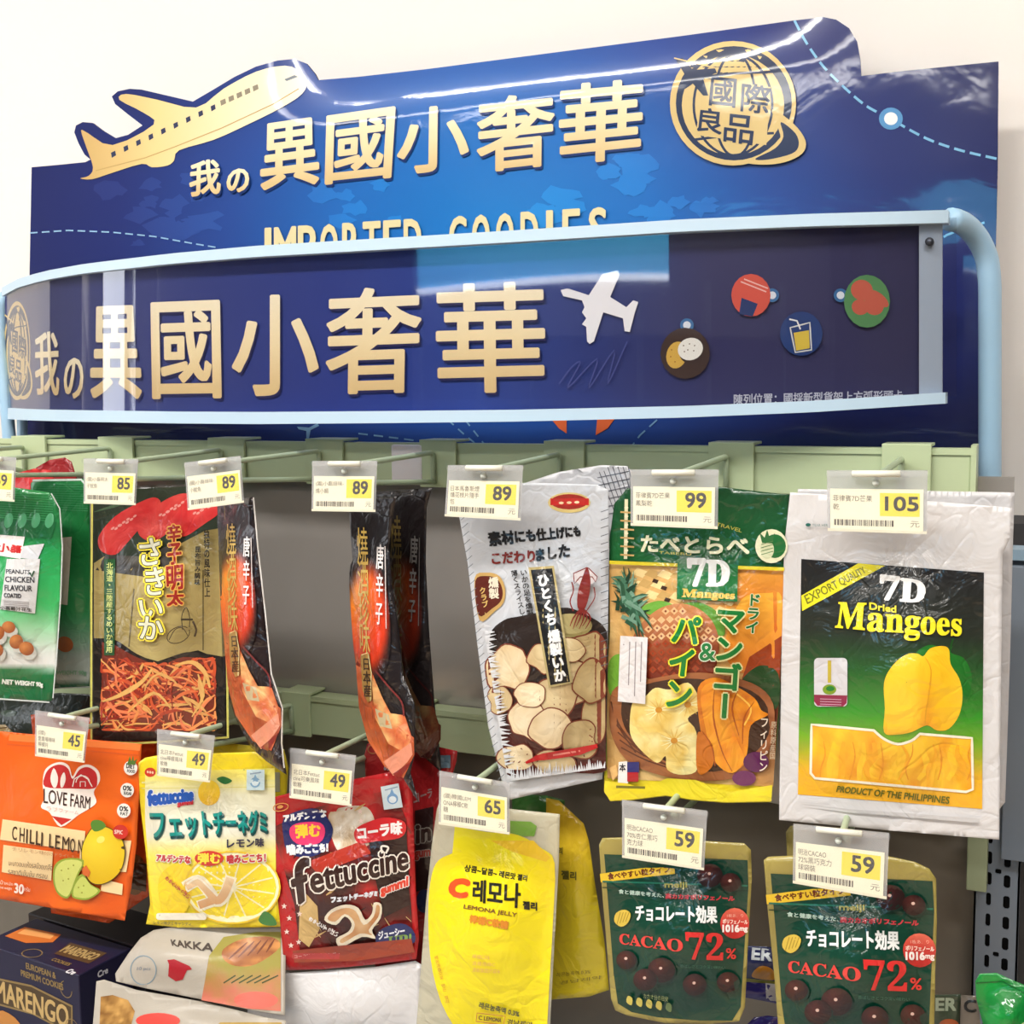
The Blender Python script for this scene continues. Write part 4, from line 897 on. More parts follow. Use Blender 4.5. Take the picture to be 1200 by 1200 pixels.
# ---- silver squid slice bags ---------------------------------------------------------------
Q_SQ = [(533, 568), (713, 573), (707, 914), (594, 937)]
def art_squid(A):
    A.up = (-.08, -1)
    A.ell(667, 589, 25, 12, (206, 184, 120)); A.ell(667, 588, 22, 9, (150, 44, 36)); A.poly([(645, 584), (690, 584), (690, 592), (645, 592)], (184, 40, 36)); A.text('● ● ●', 655, 591, 679, 590, 3, (230, 200, 160))
    A.quadtext('素材にも仕上げにも', [(571, 624), (679, 616), (680, 628), (574, 640)], (28, 28, 30), 1.0)
    A.quadtext('こだわり', [(576, 648), (626, 645), (627, 658), (577, 661)], (132, 40, 34), .7); A.quadtext('ました', [(628, 644), (668, 637), (667, 652), (629, 657)], (28, 28, 30), .9)
    # round brown seal
    A.poly(smooth([(556, 678), (570, 671), (585, 675), (592, 690), (590, 706), (580, 716), (562, 727)], 4), (196, 160, 96)); A.poly(smooth([(557, 681), (570, 675), (583, 679), (589, 692), (587, 704), (577, 713), (561, 721)], 4), (92, 36, 26))
    A.vtext('燻製', 578, 676, 579, 702, 12, (232, 222, 200), .5); A.vtext('クラブ', 565, 688, 569, 712, 8, (222, 186, 110), .3)
    A.vtext('いかの足を燻製し、食べやすいように', 613, 667, 634, 800, 8.5, (46, 44, 44), .25); A.vtext('薄くスライスしました。', 602, 668, 618, 750, 8, (46, 44, 44), .25)
    # dish photograph
    ph = smooth([(574, 745), (590, 727), (610, 722), (640, 716), (665, 712), (690, 722), (708, 735), (712, 760), (710, 880), (706, 905), (650, 905), (600, 912), (592, 890), (584, 840), (576, 790)], 4)
    A.poly(ph, lambda x, y: mixc((40, 30, 26), (92, 36, 30), (y - 800) / 110 + fbm(x, y, 20, 4, 2) - .5), 8)
    A.ell(668, 733, 26, 14, (150, 136, 84)); A.ell(668, 731, 24, 12, (176, 162, 110))
    rr = np.random.RandomState(12)
    for (cx, cy, rx, ry, c) in [(690, 770, 24, 28, 0), (700, 840, 18, 34, 0), (672, 800, 24, 24, 1), (596, 782, 28, 26, 2), (650, 818, 26, 24, 1), (640, 770, 20, 18, 1), (586, 820, 14, 16, 1), (618, 844, 22, 24, 2), (645, 853, 25, 24, 2), (606, 888, 20, 16, 2), (650, 895, 24, 14, 1), (680, 866, 22, 24, 0), (694, 800, 20, 24, 0), (622, 815, 18, 14, 2), (668, 762, 16, 14, 1)]:
        cc = [((206, 184, 136), (160, 134, 88)), ((222, 204, 160), (190, 160, 112)), ((240, 224, 190), (214, 186, 138))][c]
        p = [(cx + rx * (1 + .10 * rr.randn()) * math.cos(a), cy + ry * (1 + .10 * rr.randn()) * math.sin(a)) for a in np.linspace(0, 6.28, 12)[:-1]]
        p = [(min(x, 709), min(y, 906)) for x, y in p]
        A.poly(smooth([(cx + (x - cx) * 1.07, cy + (y - cy) * 1.07) for x, y in p], 3), (122, 58, 40))
        A.poly(smooth(p, 3), lambda x, y, cc=cc, cx=cx, cy=cy: mixc(cc[0], cc[1], fbm(x, y, 12, 6, 2) * .8 + np.hypot(x - cx, y - cy) / 50 - .3), 6)
    # rough white edge along the photograph
    for k in range(60):
        t = k / 60; x = 573 + t * 28; y = 735 + t * 180; A.line([(x - 6, y + rr.uniform(-3, 3)), (x + rr.uniform(1, 7), y + rr.uniform(-3, 3))], 3.2, (214, 216, 220), taper=[1, .1], step=.1)
    for k in range(44):
        x = 600 + k * 2.5; A.line([(x, 915 - k * .35), (x + rr.uniform(-2, 2), 899 - k * .2 + rr.uniform(-3, 5))], 3, (214, 216, 220), taper=[1, .1], step=.1)
    A.line([(616, 894), (630, 888), (650, 885), (680, 880), (700, 874)], 9, (190, 30, 34), taper=[.3, .9, 1, 1, .5]); A.line([(648, 885), (680, 880)], 2.2, (226, 130, 120))
    # black column with the name
    A.poly([(619, 665), (649, 663), (671, 800), (643, 806)], (176, 160, 110)); A.poly([(622, 668), (647, 666), (668, 799), (645, 803)], (24, 24, 26))
    A.vtext('ひとくち', 635, 672, 647, 733, 14, (238, 238, 236), .9); A.vtext('燻製いか', 648, 738, 657, 799, 14.5, (236, 236, 234), .9)
    # drawn squid
    rd = (128, 44, 40)
    A.poly([(688, 665), (674, 671), (670, 678), (680, 686), (694, 684), (700, 678), (692, 668)], (214, 206, 208)); A.line([(688, 665), (672, 672), (673, 684), (680, 676), (694, 676), (698, 682), (700, 676), (690, 666)], 1.2, rd, closed=True)
    A.poly(smooth([(688, 665), (692, 680), (690, 700), (684, 715), (677, 712), (677, 695), (682, 678)]), rd)
    A.line(smooth([(670, 682), (672, 692), (668, 705), (672, 716)], 4, False), 1.6, rd); A.line(smooth([(696, 688), (697, 700), (690, 712), (684, 720)], 4, False), 1.2, rd)
    for k in range(6): A.line(smooth([(680 + k * .8, 714), (672 + k * 4, 724), (668 + k * 3.6, 734 + (k % 2) * 3)], 3, False), 2.2, rd, taper=[1, .8, .3], step=.2)
    # hatch print down both edges
    for k in range(34):
        y = 600 + k * 9.5; x = np.interp(y, [600, 760, 850, 930], [542, 562, 574, 590]); A.line([(x - 3, y), (x + 4, y - 6)], .8, (120, 126, 134), step=.05)
        if k < 20: A.line([(704, y), (713, y - 3)], .9, (90, 92, 98), step=.05)
sq_b = lambda x, y: mixc((190, 194, 200), (216, 218, 222), (y - 570) / 360)
bag('squid_slice_bag', [(620, 560), (740, 545), (738, 780), (640, 800)], [(612, 567), (655, 553), (705, 545), (735, 546), (740, 552), (738, 610), (730, 700), (640, 720)], .905, (186, 186, 190),
    'second silver squid slice bag tilted behind the first, grey checked corner showing', 'snack bag', 'silver squid slice bags', puff=.008, seed=12,
    art=lambda A: ([A.line([(700 + k * 6, 547), (724 + k * 5, 610)], .9, (84, 84, 92), step=.05) for k in range(7)], [A.line([(700, 560 + k * 9), (738, 552 + k * 9)], .9, (84, 84, 92), step=.05) for k in range(6)]))
bag('squid_slice_bag', Q_SQ, [(533, 570), (600, 566), (640, 566), (700, 568), (713, 574), (714, 640), (712, 760), (709, 850), (706, 913), (650, 925), (598, 937), (588, 915), (572, 850), (560, 760), (548, 660), (537, 600)], .872, sq_b,
    'silver squid slice bag with black name column and drawn red squid', 'snack bag', 'silver squid slice bags', art=art_squid, puff=.017, seed=13, creases=22, camp=.0011)

# ---- narrow black packets ------------------------------------------------------------------
def art_black(A):
    # drawn for the packet beside the red squid bag (x 252..336)
    def glow(x, y):
        d = np.hypot((x - 276) / 25, (y - 705) / 62); return mixc(mixc((244, 150, 44), (220, 62, 30), np.hypot((x - 264) / 30, (y - 680) / 60)), (30, 24, 26), (d - .72) / .3)
    A.poly(smooth([(258, 700), (258, 650), (275, 640), (292, 655), (300, 700), (300, 740), (290, 764), (266, 764)], 4), glow, 5)
    A.poly([(262, 740), (280, 758), (290, 790), (303, 806), (316, 806), (318, 822), (329, 830), (330, 850), (318, 880), (296, 868), (276, 838), (266, 800)], lambda x, y: mixc((220, 110, 60), (150, 60, 30), fbm(x, y, 11, 5, 3) * 1.6 - .3), 5)
    A.poly([(279, 756), (292, 786), (302, 804), (318, 805), (326, 828), (322, 850), (300, 840), (284, 810)], lambda x, y: mixc((250, 200, 130), (206, 80, 44), fbm(x, y, 9, 15, 3) * 1.7 - .35), 4)
    A.poly([(284, 800), (300, 806), (304, 822), (290, 820)], (206, 190, 150)); 
    A.poly([(294, 862), (326, 836), (328, 850), (322, 860), (306, 878)], (232, 150, 120)); A.poly([(305, 876), (327, 858), (322, 868), (314, 880)], (140, 40, 34))
    A.line(smooth([(283, 756), (300, 775), (314, 790), (317, 806)], 4, False), 2, (120, 44, 44))
    gl = (214, 178, 90)
    A.vtext('燒酒珍味', 270, 612, 273, 735, 12, gl, .1, fh=1.25); A.vtext('唐辛子', 289, 628, 288, 712, 8, (238, 230, 226), .3, fh=.9); A.line([(294, 630), (296, 712)], .9, (220, 210, 206))
    A.poly([(268, 742), (278, 740), (281, 790), (276, 794), (270, 780)], (170, 130, 66)); A.line([(269, 742), (276, 739), (280, 760), (279, 792)], 1, (240, 220, 160)); A.vtext('日本産', 274, 744, 276, 788, 9, (60, 30, 20), .3)
Q_BK = [(252, 588), (297, 582), (336, 908), (262, 860)]
def blk_edge(A, pts, c=(208, 202, 194), w=1.6): A.line(pts, w, c)
def art_b1(A):
    art_black(A); blk_edge(A, [(297, 583), (302, 640), (311, 720), (318, 790), (331, 830), (330, 870), (333, 900)])
B1 = [(252, 590), (297, 582), (302, 640), (311, 720), (318, 790), (331, 828), (330, 870), (336, 908), (312, 892), (294, 876), (276, 842), (262, 800), (257, 700)]
B2 = [(409, 600), (440, 582), (465, 582), (461, 600), (456, 640), (460, 690), (468, 740), (472, 790), (486, 825), (487, 880), (481, 905), (491, 941), (470, 908), (450, 880), (436, 845), (427, 800), (416, 690), (411, 630)]
Q_B2 = [(409, 600), (455, 590), (490, 940), (419, 890)]
M_S = [(257, 600), (297, 590), (336, 908), (264, 862)]
def art_b2(A):
    art_black(A)
def art_b2e(A): pass
BLK = (30, 24, 26)
G_BK = 'narrow black fish snack packets'
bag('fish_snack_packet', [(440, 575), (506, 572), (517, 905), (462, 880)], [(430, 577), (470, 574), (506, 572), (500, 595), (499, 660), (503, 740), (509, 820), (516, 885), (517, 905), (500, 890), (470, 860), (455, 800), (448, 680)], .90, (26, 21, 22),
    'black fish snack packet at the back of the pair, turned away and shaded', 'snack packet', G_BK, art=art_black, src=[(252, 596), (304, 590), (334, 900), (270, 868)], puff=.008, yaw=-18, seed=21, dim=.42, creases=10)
bag('fish_snack_packet', Q_B2, B2, .872, BLK, 'black fish snack packet with orange glow, front one of the pair', 'snack packet', G_BK, art=lambda A: (art_black(A)), src=M_S, puff=.010, yaw=-28, seed=22, creases=12, camp=.0014)
bag('fish_snack_packet', Q_BK, B1, .862, (34, 22, 24), 'black fish snack packet hanging alone, overlapping the red chilli squid bag', 'snack packet', G_BK, art=art_b1, puff=.010, yaw=-28, seed=23, creases=12, camp=.0014)

# ---- chilli squid bag ----------------------------------------------------------------------
def art_chilli(A):
    A.up = (0, -1); A.lay = 0
    A.poly([(110, 590), (110, 575), (262, 568), (262, 660), (190, 655), (110, 670)], lambda x, y: mixc((58, 72, 52), (26, 30, 28), fbm(x * .6 + y, y, 40, 4, 2)), 8)
    for k in range(7): A.line([(110 + k * 14, 600 + (k % 3) * 12), (160 + k * 18, 585 + (k % 2) * 20)], 4, (70, 92, 66), step=.2, taper=[.2, 1, .3])
    def red(x, y): return mixc((196, 40, 42), (226, 96, 86), fbm(x + y * .5, y, 16, 9, 3) * 1.4 - .35)
    A.poly(smooth([(118, 645), (116, 628), (135, 605), (165, 588), (182, 583), (188, 592), (170, 612), (150, 635), (135, 650)], 4), red, 6)
    A.poly(smooth([(162, 625), (166, 610), (190, 588), (215, 578), (228, 585), (210, 608), (192, 628), (175, 634)], 4), red, 6)
    A.poly(smooth([(205, 612), (222, 590), (250, 578), (260, 590), (256, 602), (238, 615), (218, 628), (206, 626)], 4), red, 6)
    for (x, y, a) in ((140, 612, -.6), (196, 596, -.6), (236, 594, -.5)):
        for j in range(9): A.ell(x + j * 3 - 8 + (j % 3), y + (j - 4) * -1.8 + (j % 2) * 2, 2.6, 1.3, (228, 150, 142), rot=-35, n=8, step=.05)
    A.poly([(110, 660), (122, 652), (150, 664), (180, 672), (206, 640), (240, 622), (263, 618), (264, 775), (232, 762), (205, 768), (185, 775), (160, 768), (135, 752), (110, 748)], lambda x, y: mixc((196, 178, 118), (138, 122, 72), np.abs(np.sin(x / 34 + 1)) * .6 + fbm(x, y, 30, 5, 2) * .5 - .1), 8)
    A.poly([(112, 668), (124, 650), (165, 652), (196, 640), (212, 632), (200, 660), (170, 676), (140, 672)], lambda x, y: mixc((36, 36, 38), (110, 104, 90), fbm(x, y, 14, 3, 2)), 8)
    A.line([(157, 690), (151, 758)], 1.6, (96, 84, 50)); A.line([(238, 668), (238, 762)], 1.6, (96, 84, 50))
    # black wavy frame and the squid strands
    A.poly([(110, 748)] + smooth([(110, 748), (135, 750), (160, 766), (185, 775), (205, 768), (225, 764), (264, 770)], 4, False) + [(264, 865), (110, 868)], (30, 24, 22), 9)
    sp = [(118, 752)] + smooth([(135, 756), (160, 770), (188, 779), (215, 770), (253, 774)], 4, False) + [(253, 850), (240, 856), (132, 858), (118, 846)]
    A.poly(sp, (116, 44, 30), 9)
    rr = np.random.RandomState(31)
    cs_ = [(226, 112, 62), (206, 82, 44), (236, 150, 86), (176, 62, 38), (224, 168, 96), (150, 46, 34), (232, 128, 84)]
    for k in range(210):
        x, y = rr.uniform(120, 250), rr.uniform(775, 852); a = rr.uniform(0, 6.28); c = rr.uniform(-.25, .25); P = [(x, y)]
        for j in range(5):
            a += c + rr.randn() * .15; x += 7 * math.cos(a); y += 6 * math.sin(a)
            P.append((min(max(x, 119), 252), min(max(y, 762 + max(0, 10 - abs(x - 186) * .0) + (6 if 150 < x < 225 else 0)), 855)))
        A.line(smooth(P, 2, False), rr.uniform(1.6, 4.2), cs_[k % 7], taper=[.3, 1, 1, .4], step=.06)
    for (q, w_) in (([(120, 822), (140, 815), (165, 800), (178, 784)], 6), ([(205, 780), (225, 776), (240, 788), (246, 806)], 6), ([(150, 835), (180, 812), (200, 830)], 4), ([(225, 840), (238, 815), (232, 790)], 4)):
        A.line(smooth(q, 4, False), w_, (228, 176, 100), taper=[.3, 1, .4], step=.3)
    # lettering
    A.poly([(122, 655), (135, 655), (134, 768), (122, 768)], (36, 84, 44)); A.vtext('北海道・三陸産するめいか使用', 128.5, 659, 128, 765, 8, (206, 216, 130), .2)
    hl_ = ((244, 224, 70), 1.9); 
    for (ch, q) in (('さ', [(163, 632), (187, 630), (187, 660), (166, 664)]), ('き', [(170, 666), (192, 664), (192, 696), (172, 698)]), ('い', [(163, 704), (190, 702), (190, 722), (166, 724)]), ('か', [(162, 722), (192, 724), (190, 750), (164, 748)])):
        A.quadtext(ch, q, (40, 40, 30), 1.6, halo=hl_); A.quadtext(ch, q, (226, 226, 200), .7)
    for (ch, q) in (('辛', [(196, 616), (211, 614), (212, 634), (196, 636)]), ('子', [(196, 638), (212, 636), (212, 660), (197, 662)]), ('明', [(195, 664), (214, 662), (214, 690), (196, 692)]), ('太', [(195, 692), (216, 692), (214, 708), (196, 710)])):
        A.quadtext(ch, q, (150, 36, 26), .9, halo=((226, 170, 80), 1.2))
    A.vtext('昆布旨み調味', 232, 640, 231, 686, 7, (40, 34, 24), .3); A.vtext('独特の風味仕上', 242, 620, 243, 700, 7, (40, 34, 24), .3)
    A.line(smooth([(214, 738), (213, 722), (218, 712), (222, 722), (222, 735)], 4, False), 1, (60, 50, 34)); A.line([(212, 726), (226, 726)], 2.4, (60, 50, 34)); A.line(smooth([(226, 728), (230, 738), (228, 746)], 3, False), 2.4, (70, 56, 38))
    A.line(arc(209, 744, 14, 9, 0, 340, 18, -25), 1.1, (70, 56, 38)); A.line(smooth([(198, 750), (205, 738), (214, 736), (220, 745)], 4, False), 1, (70, 56, 38))
    # gold seams
    for s_ in ([(108, 575), (107, 700), (107, 868)], [(264, 575), (266, 760), (267, 865)]): A.line(s_, 2.4, (196, 190, 96))
    A.line([(108, 869), (160, 871), (230, 867), (267, 864)], 2.4, (176, 168, 84))
bag('chilli_squid_bag', [(107, 572), (263, 566), (268, 866), (107, 870)], None, .885, (36, 32, 26),
    'gold and black bag of shredded squid with red chilli roe', 'snack bag', None, art=art_chilli, puff=.013, seed=31, creases=20)

# ---- green peanut bags ---------------------------------------------------------------------
def pn_base(x, y):
    c = ramp([(0, (40, 134, 70)), (.2, (30, 112, 60)), (.3, (34, 150, 78)), (.55, (60, 176, 96)), (.66, (150, 206, 160)), (.78, (216, 220, 214)), (.85, (222, 222, 218)), (.86, (28, 112, 60)), (1, (26, 98, 56))])((y - 572 - np.clip(x, -30, 70) * .04) / 246)
    return c
def art_peanut(A):
    A.up = (0, -1)
    for k in range(12): A.line([(-40, 575 + k * 2.6), (62, 580 + k * 2.8)], .7, (70, 160, 100), step=.05)
    A.poly([(-40, 605), (66, 612), (60, 632), (-40, 622)], (28, 104, 58), step=.5)
    for k in range(4): A.ell(10 + k * 16, 610, 5, 9, (86, 170, 120), rot=15)
    A.poly([(-20, 625), (29, 629), (24, 655), (-20, 648)], (230, 226, 222)); A.quadtext('小磊', [(-4, 636), (26, 640), (24, 648), (-5, 646)], (196, 40, 40), .7)
    A.poly([(27, 640), (52, 637), (44, 656), (24, 654)], (206, 208, 212))
    A.poly([(8, 655), (47, 655), (41, 719), (0, 714)], (208, 208, 208))
    for i, (t, y, w_, h_) in enumerate((('PEANUTS', 672, 28, 5), ('CHICKEN', 682, 34, 6.5), ('FLAVOUR', 692, 32, 6.5), ('COATED', 700, 20, 5))): A.text(t, 7 - i * .8, y, 7 - i * .8 + w_, y + 1, h_, (60, 60, 66), .25)
    for k in range(4): A.line([(4, 704 + k * 2), (34, 706 + k * 2)], .6, (140, 130, 130), step=.05)
    A.text('小磊雞汁花生', 0, 714, 37, 717, 4, (70, 64, 60), .15); A.line([(35, 671), (37, 676), (40, 669)], 2, (40, 80, 50))
    for (x, y, rx, ry, r_) in ((10, 735, 8, 7, 10), (-3, 742, 8, 9, 30), (19, 752, 8, 8.5, 20), (31, 760, 9, 8, 25), (-4, 762, 8, 8, 10)):
        A.ell(x + 3, y + 5, rx, ry, (196, 196, 188), rot=r_); A.ell(x, y, rx, ry, lambda X, Y, x=x, y=y: mixc((214, 140, 76), (150, 78, 36), np.hypot(X - x + 3, Y - y + 3) / 11), rot=r_, g=4)
    A.quadtext('NET WEIGHT 90g', [(3, 796), (50, 800), (50, 806), (2, 803)], (220, 226, 216), .5)
    A.line([(60, 578), (70, 596), (73, 640), (71, 700), (67, 760), (62, 818)], 1.3, (206, 212, 208)); A.line([(-30, 819), (0, 819), (58, 823)], 1.6, (200, 206, 202))
PN = [(-40, 571), (16, 571), (58, 577), (68, 592), (73, 630), (71, 700), (68, 740), (67, 780), (62, 820), (56, 823), (0, 819), (-40, 817)]
QPN = [(-40, 571), (70, 575), (60, 823), (-40, 817)]
G_PN = 'green coated peanut bags'
def art_peanut2(A):
    A.up = (0, -1); A.line([(38, 563), (95, 562), (104, 572)], 2.4, (200, 216, 206))
    for k in range(12): A.line([(40, 567 + k * 2.6), (103, 568 + k * 2.8)], .7, (60, 130, 84), step=.05)
    A.poly([(73, 630), (84, 629), (79, 709), (71, 708)], (186, 172, 160)); A.ell(76, 755, 10, 9, (150, 84, 46), rot=30)
    A.quadtext('WEIGHT 90g', [(66, 786), (101, 786), (101, 792), (66, 792)], (110, 150, 120), .3); A.line([(62, 807), (105, 805)], 1.3, (150, 160, 150))
bag('coated_peanut_bag', [(30, 563), (106, 562), (106, 806), (30, 808)], [(36, 566), (42, 562), (98, 561), (105, 572), (107, 700), (105, 806), (30, 808)], .905, lambda x, y: ramp([(0, (34, 120, 64)), (.3, (26, 104, 52)), (.6, (40, 118, 66)), (.8, (140, 150, 142)), (.9, (150, 158, 150)), (.91, (24, 76, 48)), (1, (24, 74, 48))])((y - 560) / 262),
    'green coated peanut bag second in its row, behind the front one', 'snack bag', G_PN, art=art_peanut2, puff=.010, seed=41)
bag('coated_peanut_bag', QPN, PN, .872, pn_base, 'green bag of chicken flavour coated peanuts, front one, cut by the frame edge', 'snack bag', G_PN, art=art_peanut, puff=.014, seed=42, creases=18)
bag('red_snack_bag', [(14, 552), (62, 551), (62, 600), (14, 600)], [(14, 556), (40, 549), (60, 551), (63, 560), (62, 620), (14, 620)], .925, (206, 46, 48), 'bright red bag peeping over the front green peanut bag', 'snack bag', 'red bags behind the peanut bags', puff=.006, seed=43)
bag('red_snack_bag', [(45, 540), (90, 540), (92, 620), (45, 620)], [(42, 548), (58, 539), (76, 536), (84, 541), (92, 566), (92, 620), (45, 620)], .945, (150, 36, 40), 'darker red bag standing higher behind the bright red one', 'snack bag', 'red bags behind the peanut bags', puff=.006, seed=44)

# ---- lower row -----------------------------------------------------------------------------
# orange chilli lemon bags
Q_LF = [(-12, 856), (166, 872), (146, 1079), (-32, 1046)]
def art_love(A):
    A.up = (.05, -1)
    A.poly([(11, 860), (165, 873), (164, 880), (10, 868)], (240, 128, 60), step=.5); A.line([(8, 872), (163, 885)], 1.4, (222, 96, 40), step=.3)
    # heart
    hp = smooth([(85, 910), (92, 899), (104, 896), (115, 903), (117, 915), (110, 928), (113, 940), (104, 948), (92, 955), (71, 969), (58, 952), (48, 946), (52, 935), (50, 920), (52, 904), (60, 896), (72, 893), (81, 898)], 4)
    A.poly(hp, (246, 232, 222)); A.poly(smooth([(85, 913), (93, 902), (103, 899), (112, 905), (114, 915), (110, 924), (84, 924), (53, 922), (53, 908), (60, 899), (71, 896), (80, 901)], 4), (196, 44, 44))
    A.poly([(60, 956), (84, 960), (72, 967)], (196, 50, 44))
    A.poly(smooth([(62, 922), (59, 912), (63, 900), (68, 911), (66, 922)], 3), (246, 232, 222)); A.poly(smooth([(71, 922), (71, 912), (75, 905), (77, 913), (74, 922)], 3), (246, 232, 222))
    A.line([(85, 922), (87, 913), (95, 908), (103, 913), (108, 922)], 1.3, (246, 232, 222)); A.line(arc(97, 917, 8, 8, 180, 360, 8), 1, (246, 232, 222)); A.line([(94, 922), (94, 916), (100, 916), (100, 922)], 1, (246, 232, 222))
    A.quadtext('LOVE FARM', [(51, 924), (106, 934), (105, 948), (51, 941)], (60, 40, 34), .15)
    A.quadtext('ラブファーム', [(54, 944), (92, 950), (92, 955), (55, 950)], (206, 170, 160))
    # cream bands
    cr_ = (244, 214, 160)
    A.poly([(3, 960), (100, 974), (98, 998), (0, 984)], cr_); A.poly([(4, 990), (62, 998), (60, 1032), (2, 1022)], cr_); A.poly([(95, 985), (154, 985), (148, 1022), (92, 1020)], cr_); A.poly([(120, 1030), (144, 1036), (143, 1049), (118, 1044)], cr_)
    for i, ch in enumerate('CHILLI LEMON'):
        x_ = 14 + [0, 8.5, 16, 20, 27, 33, 37, 42, 49, 57, 66, 75][i] * 1.03; y_ = 968 + (x_ - 14) * .21; w_ = 1.5 if ch == 'I' else (8 if ch == 'M' else 5.5)
        if ch != ' ': A.quadtext(ch, [(x_ + .6, y_), (x_ + w_ + .6, y_ + 1), (x_ + w_, y_ + 17), (x_, y_ + 16)], (64, 44, 30), .2)
    A.quadtext('チリレモン味付けドライレモン', [(14, 992), (92, 1003), (92, 1007), (14, 997)], (196, 150, 110))
    A.quadtext('มะนาวอบแห้งรสบ๊วยเกลือ', [(10, 1007), (62, 1013), (61, 1020), (10, 1014)], (130, 100, 80)); A.quadtext('รสชาติเข้มข้น กรอบ', [(10, 1017), (56, 1023), (55, 1030), (9, 1024)], (130, 100, 80))
    A.quadtext('30', [(17, 1035), (28, 1037), (27, 1048), (17, 1046)], (244, 226, 214), .5); A.quadtext('น้ำหนัก', [(0, 1031), (15, 1034), (15, 1038), (0, 1036)], (244, 220, 200)); A.quadtext('net weight', [(0, 1038), (14, 1040), (14, 1044), (0, 1042)], (244, 220, 200)); A.text('กรัม', 28, 1044, 35, 1045, 5, (244, 220, 200))
    # lemon
    ln = smooth([(109, 970), (122, 969), (133, 974), (143, 985), (146, 1000), (142, 1018), (132, 1030), (118, 1036), (106, 1033), (99, 1020), (96, 1005), (98, 988)], 4)
    A.poly([(x + (x - 121) * .03, y + (y - 1003) * .03) for x, y in ln], (70, 56, 24), step=.5); A.poly(ln, lambda x, y: mixc((250, 222, 60), (222, 180, 24), np.hypot(x - 112, y - 990) / 46), 6)
    A.poly(smooth([(110, 974), (106, 966), (110, 961), (119, 962), (124, 968), (118, 973)], 3), (86, 134, 50)); A.ell(118, 984, 5, 4, (252, 232, 110), rot=-30)
    # lime slices
    A.poly(smooth([(62, 1030), (64, 1014), (76, 1006), (98, 1008), (92, 1025), (82, 1050), (74, 1052), (66, 1045)], 3), (150, 170, 60)); A.poly(smooth([(64, 1030), (66, 1016), (77, 1008), (96, 1010), (90, 1025), (81, 1048), (75, 1050), (67, 1043)], 3), (216, 222, 120))
    A.poly(smooth([(84, 1050), (86, 1036), (96, 1024), (106, 1036), (118, 1044), (104, 1054), (92, 1054)], 3), (150, 170, 60)); A.poly(smooth([(86, 1049), (88, 1037), (97, 1027), (106, 1037), (115, 1044), (104, 1052), (93, 1052)], 3), (206, 216, 108))
    A.poly([(96, 1018), (101, 1014), (106, 1022), (104, 1028), (97, 1025)], (222, 110, 50))
    for (x, y) in ((72, 1020), (80, 1018), (86, 1014), (74, 1032), (80, 1030), (92, 1040), (98, 1038), (96, 1046)): A.ell(x, y, .9, .9, (150, 150, 40), n=6, step=.05)
    # little badges
    for (x, y, t1, t2) in ((153, 900, 'DIET', 'FOOD'), (149, 926, '0%', 'SUGAR'), (145, 950, '0%', 'FAT')):
        A.ell(x, y, 8, 8.5, (238, 236, 228)); A.text(t1, x - 5, y, x + 5, y + 1, 5.5, (50, 50, 50), .3); A.text(t2, x - 4, y + 5, x + 5, y + 6, 3.5, (50, 50, 50), .15)
    A.poly([(149, 896), (152, 886), (154, 892), (156, 885), (157, 892), (161, 889), (158, 896)], (86, 120, 50)); A.ell(141, 975, 9, 8.5, (200, 50, 40)); A.text('SPICY', 134, 977, 148, 978, 4.5, (240, 210, 200), .2)
OR = lambda x, y: mixc((240, 106, 26), (214, 84, 24), fbm(x, y, 60, 3, 2) * 1.2 - .2)
bag('chilli_lemon_bag', [(30, 836), (186, 868), (172, 1050), (30, 1060)], [(36, 838), (52, 834), (110, 842), (186, 870), (183, 930), (176, 1000), (174, 1050), (128, 1082), (60, 1070)], .912, (214, 84, 26),
    'orange chilli lemon bag behind the front one, edge and lower corner showing', 'snack bag', 'orange chilli lemon bags', puff=.006, seed=51, art=lambda A: (A.ell(158, 1025, 14, 24, (128, 88, 40)), A.poly([(148, 1010), (172, 1012), (171, 1045), (146, 1040)], (74, 58, 40))))
bag('chilli_lemon_bag', Q_LF, [(-12, 856), (11, 858), (166, 872), (163, 930), (160, 990), (154, 1040), (146, 1079), (60, 1064), (-32, 1048)], .872, OR, 'orange chilli lemon bag with red heart badge and yellow lemon', 'snack bag', 'orange chilli lemon bags', m=M_SATIN, art=art_love, puff=.012, seed=52)

